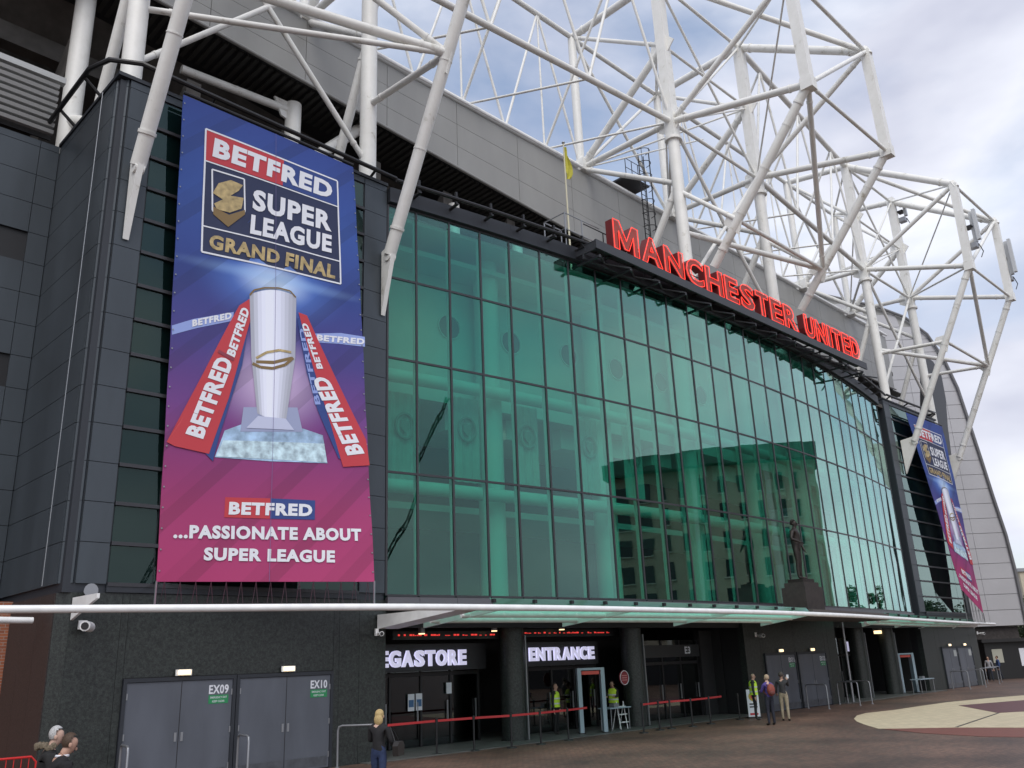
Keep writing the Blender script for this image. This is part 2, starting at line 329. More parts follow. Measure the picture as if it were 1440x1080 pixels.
# gutter rail in front of the head beam
MB().path([gc(s_)+gh(s_)[1]*.62+Vector((0,0,18.25)) for s_ in [k*.8 for k in range(0, 51)]], .07, 8).build('gutter_rail', BLACK, gf, True)
for k in range(26):
    s_ = .9+k*1.5; t, o_ = gh(s_); p = gc(s_)
    MB().obox(p-t*.05+o_*.16+Vector((0,0,18.02)), t*.1, o_*.5, (0,0,.06)).obox(p-t*.04+o_*.5+Vector((0,0,18.05)), t*.08, o_*.1, (0,0,.5)).build('rail_bracket', BLACK, gf)
# ------------------------------------------------------------------ inside the hall
hall = thing('entrance_hall', 'pale interior of columns and balconies seen behind the green glass', 'interior', (36,25,4.5))
def off(s, d): return gc(s)-gh(s)[1]*d
def band(name, d0, d1, z0, z1, material, s0=.3, s1=39.6, n=30, parent=hall):
    mb = MB()
    for k in range(n):
        a0 = s0+(s1-s0)*k/n; a1 = s0+(s1-s0)*(k+1)/n
        A, B, C, D = off(a0,d0), off(a1,d0), off(a1,d1), off(a0,d1); zz = Vector((0,0,z0)); h = Vector((0,0,z1-z0))
        vs = [A+zz,B+zz,C+zz,D+zz,A+zz+h,B+zz+h,C+zz+h,D+zz+h]
        fs = [(3,2,1,0),(4,5,6,7),(0,1,5,4),(2,3,7,6)]
        if k == 0: fs.append((3,0,4,7))
        if k == n-1: fs.append((1,2,6,5))
        mb.add(vs, fs)
    return mb.build(name, material, parent)
band('upper_wall', 2.6, 2.8, 11.75, 17.45, PALE)
band('ceiling', .5, 9, 17.45, 17.6, PALE)
band('floor', .25, 9, 4.2, 4.5, INTD)
band('balcony_floor', 2.82, 9, 11.75, 11.95, PALE)
band('middle_floor', 4.6, 9, 8.1, 8.35, PALE)
band('back_wall', 8.6, 8.8, 4.5, 17.4, INTD)
band('ceiling_step', 1.3, 2.6, 16.75, 16.95, PALE)
for z in (8.12, 11.9):
    MB().path([off(s_, 1.1)+Vector((0,0,z)) for s_ in [.3+k*.98 for k in range(41)]], .23, 12).build('edge_tube', PALE2, hall, True)
for u in (21.35, 27.2, 33.1, 39.0, 44.9, 50.8):
    p = off(s_of_u(u), 1.95); MB().tube((p.x,p.y,4.5), (p.x,p.y,17.45), .48, 24).build('column', PALE2, hall, True)
HOLE = mat('opening_dark', (.16,.19,.19), .8)
for k, px in enumerate(((631,460),(718,482),(799,500),(866,519),(928,537),(985,556),(1035,574),(1079,592))):
    d = ray(*px); best = min(range(0, 3900), key=lambda i: abs(off(i/100, 2.6).x/off(i/100, 2.6).y - d.x/d.y)); s_ = best/100
    t, o_ = gh(s_); c = off(s_, 2.58); z = HC+d.z/d.y*c.y
    MB().prism([c+Vector((0,0,z))+(t*math.cos(a_)+Vector((0,0,1))*math.sin(a_))*.46 for a_ in [2*math.pi*i/28 for i in range(28)]], -o_*.06).build('round_opening', HOLE, hall)
    ring = [c+o_*.02+Vector((0,0,z))+(t*math.cos(a_)+Vector((0,0,1))*math.sin(a_))*.49 for a_ in [2*math.pi*i/28 for i in range(29)]]
    MB().path(ring, .03, 6).build('opening_rim', PALE2, hall)
# white soffit boxes below the balcony edge
for k in range(13):
    s_ = 1.2+k*3.0; t, o_ = gh(s_); p = off(s_, 3.2)
    MB().obox(p+Vector((0,0,10.9)), t*1.5, -o_*.5, (0,0,.8)).build('soffit_box', PALE2, hall)
# hanging crest banners
CREST = mat('crest_print', (.30,.36,.35), .8); VOILE = mat('voile', (.55,.58,.57), .8, 0, .08, 2)
for i, (px, py) in enumerate(((655,605),(740,615),(827,630),(568,600),(890,640))):
    d = ray(px, py); s_ = min(range(3900), key=lambda i: abs(off(i/100, 1.7).x/off(i/100, 1.7).y - d.x/d.y))/100
    t, o_ = gh(s_); c = off(s_, 1.7); z = HC+d.z/d.y*c.y
    hb = thing('hanging_banner', ['pale voile banner with a dark crest hanging behind the glass beside the lit lamp',
         'pale crest banner hanging behind the glass right of the first white column','crest banner behind the glass, third from the tall printed banner',
         'crest banner hanging behind the leftmost glass panes','crest banner behind the glass nearest the reflected building'][i], 'banner', (c.x,c.y,z-2.2), 'crest banners hanging in the hall')
    fv = []; 
    for a in range(13):
        x = -.62+1.24*a/12; dd = .05*math.sin(a*1.9)
        fv.append((x, dd))
    mb = MB()
    for a in range(12):
        P0 = c+t*fv[a][0]+o_*fv[a][1]; P1 = c+t*fv[a+1][0]+o_*fv[a+1][1]
        mb.obox(P0+Vector((0,0,z-1.9)), P1-P0, -o_*.01, (0,0,3.1))
    mb.build('cloth', VOILE, hb)
    zz = Vector((0,0,z))
    crest = MB()
    crest.path([c+o_*.09+zz+(t*math.cos(a_)*.36+Vector((0,0,1))*math.sin(a_)*.44) for a_ in [2*math.pi*k/24 for k in range(25)]], .05, 6)
    crest.prism([c+o_*.08+zz+t*x+Vector((0,0,y)) for x, y in ((-.17,.2),(.17,.2),(.17,-.05),(0,-.25),(-.17,-.05))], o_*.03)
    crest.build('crest', CREST, hb)
# a lit pendant lamp
d = ray(692, 609); pl = Vector((0,0,HC))+d*(24.6/d.y)
pn = thing('pendant_lamp', 'small lit pendant lamp glowing behind the glass', 'lamp', pl)
MB().tube(pl, pl+Vector((0,0,.12)), .2, 14, .1).build('lamp_shade', WHITE, pn); MB().ball(pl-Vector((0,0,.02)), .13, .13, .08).build('bulb', mat('bulb_lit', (1,.95,.85), .5, emit=(1,.93,.8), es=9), pn)
MB().tube(pl+Vector((0,0,.12)), (pl.x,pl.y,11.74), .012, 6).build('cord', BLACK, pn)
# roof slab over the hall
rb = thing('hall_roof', 'flat dark roof slab hidden above the glass wall', 'roof', (36,30,17.7))
MB().box(15.9, 57.0, 22.3, 40, 17.72, 17.95).build('slab', CONC, rb)

# ------------------------------------------------------------------ towers
def rows_z(z0, top, step):
    zs = []; z = z0
    while z < top-.05: zs.append(z); z += step
    zs.append(top); return zs
ZT = rows_z(4.60, 18.3, .962)
TGL = [(9.0, 'x')]
def panel(root, o, a, h, nrm, material=CLAD, th=.06, gap=.008, name='cladding_panel'):
    o, a, nrm = Vector(o), Vector(a), Vector(nrm).normalized(); t = a.normalized()
    return MB().obox(o+t*gap+Vector((0,0,gap)), a-t*2*gap, nrm*th, Vector((0,0,h-2*gap))).build(name, material, root)
def tower(name, label, u0, sgn, v, ub):
    """u0: outer corner, sgn: +1 when the tower runs towards +X; v: front plane"""
    T = thing(name, label, 'tower', (u0+sgn*4.5, v+2, 4.4))
    U = lambda d: u0+sgn*d
    fr = Vector((0,-1,0)); sd_ = Vector((-sgn,0,0))
    # core
    a, b2 = sorted((U(.07), U(9.08)))
    MB().box(a, b2, v+.07, 27.9, 4.4, 18.25).build('core', CLADD, T)
    for i in range(len(ZT)-1):
        z, h = ZT[i], ZT[i+1]-ZT[i]
        # side face, two panels, then chamfered corner, then front panel
        panel(T, (u0+sgn*.07, v+.32, z), (0,1.15,0), h, sd_); panel(T, (u0+sgn*.07, v+1.47, z), (0,3.25,0), h, sd_)
        n45 = Vector((-sgn*R2, -R2, 0))
        panel(T, Vector((u0+sgn*.07,v+.32,z)), Vector((sgn*.25,-.25,0)), h, n45)
        panel(T, (U(.32), v+.07, z), (sgn*.70,0,0), h, fr)
        panel(T, (U(8.16), v+.07, z), (sgn*.92,0,0), h, fr)
        # glass strip
        if i < len(ZT)-2:
            MB().obox((U(1.06), v+.05, z+.05), (sgn*1.05,0,0), (0,.03,0), (0,0,h-.09)).build('window_pane', DGLASS, T)
            MB().obox((U(2.14), v+.05, z+.05), (sgn*5.98,0,0), (0,.03,0), (0,0,h-.09)).build('window_pane', DGLASS, T)
            MB().obox((U(1.04), v-.02, z-.045), (sgn*7.1,0,0), (0,.08,0), (0,0,.09)).build('transom', MUL, T)
    panel(T, (U(1.03), v+.07, ZT[-2]), (sgn*7.12,0,0), ZT[-1]-ZT[-2], fr)
    MB().obox((U(1.03), v+.0, 4.42), (sgn*7.12,0,0), (0,.3,0), (0,0,.2)).build('sill', CLADD, T)
    # pale blinds inside the strip
    MB().obox((U(1.2), v+.09, 4.7), (sgn*.45,0,0), (0,.02,0), (0,0,12.6)).build('blind', mat('blind', (.22,.25,.25), .8), T)
    # coping and black rail
    MB().box(min(U(-.03),U(9.1)), max(U(-.03),U(9.1)), v-.03, 26.4, 18.31, 18.42).build('coping', CLADD, T)
    rail = [(U(-.45), v+4.6, 18.9), (U(-.45), v+1.2, 18.95), (U(-.2), v+.35, 18.9), (U(.5), v-.2, 18.8), (U(1.6), v-.35, 18.65), (U(9.2), v-.35, 18.5)]
    MB().path(rail, .075, 8).build('top_rail', BLACK, T, True)
    for q in ((U(.2), v+3.6), (U(.2), v+1.6), (U(.9), v+.1), (U(2.6), v+.1), (U(5.6), v+.1), (U(8.4), v+.1)):
        side = q[1] > v+.5
        e = Vector((U(-.45), q[1], 18.92)) if side else Vector((q[0], v-.35, 18.6))
        MB().tube((q[0], q[1], 18.4), e, .05, 6).build('rail_bracket', BLACK, T)
    return T
tower('stair_tower', 'dark slate clad tower left of the glass wall, behind the near banner', 6.9, 1, 21.67, 0)
tower('stair_tower', 'dark slate clad tower right of the glass wall, behind the far narrow banner', 66.0, -1, 22.2, 0)
# pale cable down the left tower's side
cb = MB().tube((6.80, 22.6, 18.2), (6.80, 22.6, 4.6), .012, 6).build('lightning_conductor', GREY); tag(cb, 'thin pale cable running down the side of the left tower', 'cable')
# recessed wall at the left
RW = thing('recessed_wall', 'dark clad wall set back left of the near tower, louvres on top', 'wall', (2, 26.4, 0))
for i in range(len(ZT)-1):
    z, h = ZT[i], ZT[i+1]-ZT[i]
    for x0, x1 in ((-4.5,.6),(.6,5.2),(5.2,6.35),(6.35,6.9)):
        if 10.3 < z+h/2 < 11.2 and x0 < 6.3 and x0 > 0 or (14.2 < z+h/2 < 15.3 and x1 <= 6.35 and x0 > 0): continue
        panel(RW, (x0, 26.4, z), (x1-x0,0,0), h, (0,-1,0))
MB().box(-5, 6.9, 26.42, 26.8, 4.4, 18.3).build('core', BLACK, RW)
OB = brickmat('orange_brick', (.34,.11,.05), (.24,.075,.04), (.3,.27,.24))
MB().box(-5, 7.1, 25.25, 25.5, 0, 4.45).build('brick_base', OB, RW)
for k in range(8):
    z = 18.55+k*.235
    MB().obox((-5, 26.15, z), (11.6,0,0), (0,.14,.0), (0,-.05,.10)).build('louvre_slat', LOUV, RW)
MB().box(-5, 6.6, 26.36, 26.42, 18.42, 20.3).build('louvre_backing', DARK, RW)
MB().box(-5, 6.75, 26.1, 26.35, 20.42, 20.62).build('louvre_cap', LOUV, RW)

# ------------------------------------------------------------------ granite base with doors
def door(root, u0, u1, v, label, lamp_label, rail=True, h=2.36, greensign=True):
    w_ = u1-u0
    D = MB().box(u0, u1, v-.03, v+.02, .03, h).build('door', DOORG, root)
    mid = (u0+u1)/2
    MB().box(u0-.09, u0-.005, v-.06, v+.02, 0, h+.1).build('frame', CLADD, D); MB().box(u1+.005, u1+.09, v-.06, v+.02, 0, h+.1).build('frame', CLADD, D)
    MB().box(u0-.004, u1+.004, v-.06, v+.02, h+.012, h+.1).build('frame', CLADD, D)
    MB().box(mid-.008, mid+.008, v-.034, v-.0301, .03, h).build('joint', BLACK, D)
    for x_ in (u0+.004, u1-.034):
        for z_ in (.35, h/2, h-.3): MB().box(x_, x_+.03, v-.05, v-.031, z_-.07, z_+.07).build('hinge', GREY, D)
    for x_ in (mid-.11, mid+.05): MB().box(x_, x_+.06, v-.045, v-.031, 1.0, 1.2).build('lock_plate', GREY, D)
    for x_ in (u0+.06, mid+.03): MB().box(x_, x_+w_/2-.09, v-.037, v-.031, .08, .32).build('kick_plate', mat('kick_plate', (.10,.108,.125), .35, .4, .2, 5), D)
    if greensign: wall_text(label, (u1-.62, v-.034, h-.33), (.52,0,0), (0,0,.22), (0,-1,0), WTXT, D, 'door_number', .03)
    else: MB().box(u1-.6, u1-.15, v-.04, v-.0305, h-.5, h-.12).build('door_plate', mat('plate_pale', (.4,.42,.42), .5), D)
    if greensign:
        MB().box(u1-.62, u1-.1, v-.036, v-.031, h-.56, h-.36).build('green_sign', GREEN, D)
        wall_text('EMERGENCY EXIT', (u1-.58, v-.040, h-.44), (.44,0,0), (0,0,.05), (0,-1,0), WTXT, D, 'sign_text', .01)
        wall_text('KEEP CLEAR', (u1-.52, v-.040, h-.53), (.32,0,0), (0,0,.05), (0,-1,0), WTXT, D, 'sign_text', .01)
    L_ = thing('bulkhead_lamp', lamp_label, 'lamp', (mid, v-.1, h+.2), 'lamps above the exit doors')
    MB().box(mid-.2, mid+.2, v-.10, v-.062, h+.13, h+.27).build('housing', WHITE, L_)
    MB().box(mid-.14, mid+.16, v-.135, v-.10, h+.15, h+.25).build('diffuser', LAMP, L_)
    return D
def granite_wall(name, label, x0, x1, v, z1, panels, doors=()):
    Wd = thing(name, label, 'wall', ((x0+x1)/2, v, 0))
    xs = sorted({x0, x1, *panels}); 
    holes = [(a-.1, b+.1, h) for a, b, h in doors]
    cuts = sorted({*xs, *[q for a, b, h in holes for q in (a, b)]})
    for a, b in zip(cuts[:-1], cuts[1:]):
        hz = [h for p, q, h in holes if p-.01 <= a and b <= q+.01]
        z0 = (hz[0]+.12) if hz else 0
        MB().box(a+.004, b-.004, v, v+.3, z0, z1).build('granite_panel', GRANITE, Wd)
    MB().box(x0+.01, x1-.01, v+.02, v+1.2, 0, z1-.01).build('backing', BLACK, Wd)
    return Wd
gl = granite_wall('granite_wall', 'speckled dark granite wall with doors EX09 and EX10 below the near banner', 7.2, 16.05, 21.72, 4.4, (8.35, 14.45, 15.12), ((8.62,11.27,2.36),(11.47,14.16,2.36)))
MB().obox((6.95, 22.0, 0), (.25,-.28,0), (.2,.2,0), (0,0,4.4)).build('granite_panel', GRANITE, gl)
BROWN = mat('brown_stone', (.034,.026,.025), .55, 0, .65, 38)
for k in range(3): MB().box(6.93, 7.3, 22.02+k*1.06, 23.07+k*1.06, 0, 4.4).build('side_panel', BROWN, gl)
door(gl, 8.62, 11.27, 21.72, 'EX09', 'lit bulkhead lamp above grey doors EX09'); door(gl, 11.47, 14.16, 21.72, 'EX10', 'lit bulkhead lamp above grey doors EX10')
gm = granite_wall('granite_wall', 'granite wall with doors EX11 and EX12 between the two entrances', 35.6, 44.3, 21.72, 4.4, (36.9, 43.4), ((37.2,39.85,2.4),(40.15,42.9,2.4)))
door(gm, 37.2, 39.85, 21.72, 'EX11', 'lit bulkhead lamp above grey doors EX11', h=2.4); door(gm, 40.15, 42.9, 21.72, 'EX12', 'lit bulkhead lamp above grey doors EX12', h=2.4)
gr = granite_wall('granite_wall', 'granite wall with two pairs of grey doors below the far banner', 56.6, 65.9, 22.25, 4.4, (58.6,), ((59.4,61.8,2.4),(62.0,64.4,2.4)))
door(gr, 59.4, 61.8, 22.25, 'EX13', 'round lit lamp above the far left grey doors', h=2.4, greensign=False); door(gr, 62.0, 64.4, 22.25, 'EX14', 'round lit lamp above the far right grey doors', h=2.4, greensign=False)
# lintel and recess back
for (a, b, lab) in ((16.05, 35.6, 'dark lintel and recess walls over the wide near entrance'), (44.3, 56.6, 'dark lintel and recess walls over the far entrance')):
    rc = thing('entrance_recess', lab, 'wall', ((a+b)/2, 24, 0))
    MB().box(a+.01, b-.01, 21.9, 22.1, 3.64, 4.38).build('lintel', DARK, rc); MB().box(a+.01, b-.01, 22.1, 27, 3.9, 4.1).build('soffit', DARK, rc)
    MB().box(a-.2, b+.2, 26.5, 26.7, 0, 4).build('rear_wall', BLACK, rc)
    MB().box(a-.2, a, 22.95, 26.5, 0, 4).build('side_wall', DARK, rc); MB().box(b, b+.2, 22.95, 26.5, 0, 4).build('side_wall', DARK, rc)
for u, v, lab in ((22.2,22.75,'granite column right of the word MEGASTORE'),(28.6,22.55,'granite column right of the ENTRANCE sign'),(48.9,22.8,'granite column at the left of the far entrance'),(53.0,22.9,'granite column behind the far detector arch')):
    cl = thing('granite_column', lab, 'column', (u,v,0), 'columns of the entrances')
    MB().tube((u,v,.03), (u,v,3.9), .43, 28).build('shaft', GRANITE, cl, True); MB().tube((u,v,0), (u,v,.03), .46, 28).build('base_ring', DARK, cl)
    MB().box(u+.25, u+.30, v-.42, v-.365, .03, 3.4).build('edge_trim', GREY, cl)
# glazed entrance screens with doors
def screen(name, label, x0, x1, v, doors_):
    S = thing(name, label, 'doors', ((x0+x1)/2, v, 0)); n = doors_
    for k in range(n+1):
        x = x0+(x1-x0)*k/n; MB().box(x-.035, x+.035, v-.05, v+.05, .03, 3.2).build('post', BLACK, S)
    for k in range(n):
        a = x0+(x1-x0)*k/n+.036; b = x0+(x1-x0)*(k+1)/n-.036
        MB().box(a, b, v-.04, v+.04, 2.2, 2.32).build('rail', BLACK, S)
        p_ = MB().box(a, b, v-.01, v+.01, .04, 2.19).build('door', DOORGLASS, S)
        MB().box(b-.16, b-.12, v-.09, v-.05, .8, 1.4).build('pull_handle', GREY, p_)
        MB().box(a, b, v-.01, v+.01, 2.33, 3.2).build('top_light', DOORGLASS, S)
    return S
s1 = screen('glazed_doors', 'dark glass shop doors under the word MEGASTORE', 16.6, 21.7, 24.0, 4)
s2 = screen('glazed_doors', 'dark glass doors under the ENTRANCE letters', 22.9, 28.0, 24.0, 4)
s3 = screen('glazed_doors', 'dark glass door marked E3 left of the granite wall', 30.6, 34.6, 23.6, 3)
s4 = screen('glazed_doors', 'dark glass doors of the far entrance', 45.4, 52.4, 24.2, 5)
MB().box(34.62, 35.58, 23.4, 23.7, 0, 3.6).build('side_screen', DARK, s3)
MB().box(30.6, 34.6, 23.46, 23.54, 2.5, 3.0).build('number_panel', mat('panel_charcoal', (.03,.032,.035), .4), s3)
wall_text('E3', (33.5, 23.45, 2.62), (.42,0,0), (0,0,.32), (0,-1,0), WTXT, s3, 'number', .03)
POSTER = mat('poster_blue', (.05,.14,.3), .5)
for k, (px, py) in enumerate(((578,988),(589,987))):
    p = on_v(px, py, 23.93)
    b0 = MB().box(p.x-.13, p.x+.13, 23.92, 23.93, p.z-.26, p.z+.26).build('door_notice', WTXT, s1); MB().box(p.x-.1, p.x+.1, 23.912, 23.918, p.z-.14, p.z+.08).build('notice_print', POSTER, b0)
MB().box(20.2, 20.42, 23.90, 23.93, 1.6, 1.95).build('door_notice', WTXT, s1)
# inside glow of the shop, low
# LED word signs
def letter_sign(name, label, word, p0, p1, v, hh, material):
    S = thing(name, label, 'sign', ((p0.x+p1.x)/2, v, p0.z)); n = len(word); x = p0.x; 
    ws = {'M':1.25,'E':.8,'G':1.1,'A':1.12,'S':.98,'T':.98,'O':1.15,'R':1.0,'N':1.08,'C':1.05}
    tot = sum(ws[c] for c in word); W_ = p1.x-p0.x
    for c in word:
        w_ = ws[c]/tot*W_
        vs, fs = text_mesh(c, .05); mb = MB()
        F_ = [Vector((x+w_*.9*a, v, p0.z+hh*b)) for a, b in vs]
        mb.add(F_, [f for f in fs]); mb.add([p+Vector((0,.08,0)) for p in F_], [f[::-1] for f in fs])
        mb.build('letter', material, S); x += w_
    return S
a = on_v(540,940,23.4); b = on_v(655,936,23.4); wl_ = (b.x-17.2)/7.95
sg = letter_sign('word_sign', 'white lit MEGASTORE letters, the first hidden by the granite pier', 'MEGASTORE', Vector((b.x-(b.x-17.0)*9.33/8.1,23.4,2.50)), b, 23.3, .53, LEDW)
MB().box(16.1, 21.6, 23.42, 23.5, 2.35, 3.2).build('sign_board', BLACK, sg)
a = on_v(743,930,23.4); b = on_v(835,927,23.4)
sg = letter_sign('word_sign', 'white lit ENTRANCE letters over the dark doors', 'ENTRANCE', a, b, 23.3, .5, LEDW)
MB().box(a.x-.3, b.x+.3, 23.42, 23.5, 2.35, 3.2).build('sign_board', BLACK, sg)
for px, py, lab in ((593,892,'small downlight left over the MEGASTORE letters'),(695,888,'small downlight over the first granite column'),(790,886,'small downlight over the ENTRANCE letters')):
    p = on_v(px, py, 22.6); dl = thing('downlight', lab, 'lamp', p, 'downlights under the entrance soffit'); MB().tube((p.x,22.6,p.z), (p.x,22.6,p.z+.03), .1, 14).build('lens', LAMP, dl); MB().tube((p.x,22.6,p.z+.03), (p.x,22.6,3.9), .11, 14).build('can', GREY, dl)
# scrolling red LED strips (unreadable dashes)
for (xa, xb, y, lab) in ((560,700,893.5,'red LED ticker above the word MEGASTORE'),(738,860,890,'red LED ticker above the ENTRANCE letters')):
    p, q_ = on_v(xa, y, 22.9), on_v(xb, y-1, 22.9); tk = thing('led_ticker', lab, 'sign', p, 'red tickers above the entrance')
    MB().box(p.x-.2, q_.x+.2, 22.92, 23.0, p.z-.13, p.z+.13).build('housing', BLACK, tk); mb = MB(); x = p.x
    while x < q_.x:
        w_ = random.choice((.05,.07,.1,.12)); 
        if random.random() < .78: mb.box(x, x+w_, 22.905, 22.915, p.z-.02, p.z+random.choice((.0,.015,.03)))
        x += w_+random.choice((.02,.03,.03,.16))
    mb.build('lit_characters', LEDR, tk)['kind'] = 'stuff'
# lit screens in the far entrance
for i, (x0, x1, y0, y1, lab) in enumerate(((1192,1205,902,916,'small white lit screen left of the far granite column'),(1243,1249,903,915,'narrow lit screen right of the far granite column'))):
    p, q_ = on_v(x0, y1, 23.4), on_v(x1, y0, 23.4); sc_ = thing('lit_screen', lab, 'screen', p, 'lit screens at the far entrance')
    MB().box(p.x, q_.x, 23.36, 23.4, p.z, q_.z).build('display', LEDW, sc_); MB().box(p.x-.04, q_.x+.04, 23.4, 23.46, p.z-.04, q_.z+.04).build('casing', BLACK, sc_)
p = on_v(1236, 888, 23); rl = thing('ceiling_lamp', 'warm lit lamp under the far entrance soffit', 'lamp', p); MB().box(p.x-.25, p.x+.25, 22.9, 23.2, p.z-.12, p.z+.05).build('diffuser', LAMP, rl); MB().box(p.x-.3, p.x+.3, 22.85, 23.25, p.z+.05, p.z+.2).build('housing', GREY, rl)
# round red notice by the entrance
p = on_v(878, 953, 22.0); rn = thing('round_notice', 'round dark red notice with a pale rim beside the granite column', 'sign', p)
MB().tube((p.x,22.0,p.z), (p.x,22.04,p.z), .27, 24).build('disc', mat('notice_red', (.22,.02,.03), .5), rn); MB().path([Vector((p.x+.25*math.cos(a_),21.99,p.z+.25*math.sin(a_))) for a_ in [2*math.pi*k/24 for k in range(25)]], .012, 6).build('rim', WTXT, rn)
for dz in (.08,0,-.08): MB().box(p.x-.15, p.x+.15, 21.992, 21.998, p.z+dz-.02, p.z+dz+.015).build('text_line', mat('notice_line', (.5,.2,.2)), rn)

# ------------------------------------------------------------------ canopy
CZ = 3.93
cpts = [(4.2,21.2),(5.5,20.8),(9.0,19.72),(13,18.5),(16.5,17.85),(20.4,17.5),(26,17.38),(31.5,17.46),(38,17.95),(44,18.75),(50.4,19.75),(57,20.75),(64,21.7),(70.5,22.4)]
def cat(pts, n=6):
    res = []
    for i in range(len(pts)-1):
        p0, p1, p2, p3 = [Vector(pts[max(0, min(len(pts)-1, i+k))]) for k in (-1,0,1,2)]
        for j in range(n):
            t = j/n; res.append(.5*((2*p1)+(p2-p0)*t+(2*p0-5*p1+4*p2-p3)*t*t+(3*p1-p0-3*p2+p3)*t**3))
    res.append(Vector(pts[-1])); return res
edge = [Vector((p.x,p.y,CZ)) for p in cat(cpts)]
CN = thing('entrance_canopy', 'green glass canopy with a long white edge tube above the doors', 'canopy', (36,19,4))
MB().path(edge, .085, 14).build('edge_tube', WHITE, CN, True)
def edge_at(u):
    for p, q_ in zip(edge[:-1], edge[1:]):
        if p.x <= u <= q_.x: return p+(q_-p)*((u-p.x)/(q_.x-p.x))
    return edge[-1]
def wall_at(u): return gc(s_of_u(u)).y-.12 if 16.1 < u < 55.8 else (21.6 if u < 20 else 22.1)
glz = [16.9+k*1.45 for k in range(12)] ; glz = [u for u in glz if u < 34.6]+[34.4]
glz2 = [44.6+k*2.1 for k in range(11)]
def cglass(us):
    for a, b in zip(us[:-1], us[1:]):
        if b-a < .1: continue
        A, B = edge_at(a), edge_at(b); wa, wb = wall_at(a), wall_at(b)
        MB().prism([(a+.012,A.y+.02,CZ+.02),(b-.012,B.y+.02,CZ+.02),(b-.012,wb,CZ-.12),(a+.012,wa,CZ-.12)], (0,0,.02)).build('glass_panel', CGLASS, CN)
        MB().prism([(a+.012,A.y+.12,CZ+.06),(b-.012,B.y+.12,CZ+.06),(b-.012,B.y+.3,CZ+.27),(a+.012,A.y+.3,CZ+.27)], (0,.02,0)).build('upstand_glass', CGLASS, CN)
        MB().box(a-.05, a+.05, A.y+.10, A.y+.2, CZ+.14, CZ+.24).build('clamp', BLACK, CN)
cglass(glz); cglass(glz2)
for f, r_, dz in ((.42,.075,-.10),(.8,.085,-.16)):
    for us in (glz, glz2):
        MB().path([Vector((u, edge_at(u).y+(wall_at(u)-edge_at(u).y)*f, CZ+dz)) for u in us], r_, 10).build('purlin_tube', WHITE, CN, True)
for u in (17.2, 22.6, 28.3, 34.3, 45.0, 50.5, 56.0, 61.5, 65.3):
    A = edge_at(u); wv = wall_at(u)
    MB().prism([(u-.03,A.y,CZ-.03),(u-.03,A.y,CZ+.06),(u-.03,wv,CZ+.12),(u-.03,wv,CZ-.34)], (.06,0,0)).build('bracket_arm', WHITE, CN)
# tapered end bracket by the near tower
MB().prism([(15.7,21.66,CZ-.35),(15.7,21.66,CZ+.05),(15.75,18.05,CZ+.04),(15.75,18.05,CZ-.05)], (.75,0,0)).build('end_bracket', WHITE, CN)
# solid bay that carries the statue
us = [34.45+k*1.0 for k in range(11)]
mb = MB()
mb.prism([(u, edge_at(u).y+.05, CZ-.1) for u in us]+[(u, wall_at(u), CZ-.1) for u in reversed(us)], (0,0,.3)); mb.build('solid_bay', mat('bay_brown', (.075,.065,.06), .6, 0, .15, 2), CN)
# left brace tube
MB().tube(on_v(-60,871,22.6), on_v(46,872.5,22.6), .075, 10).build('brace_tube', WHITE, CN, True)
# ------------------------------------------------------------------ statue
STA = mat('bronze', (.026,.02,.018), .5, .4, .35, 9, .4)
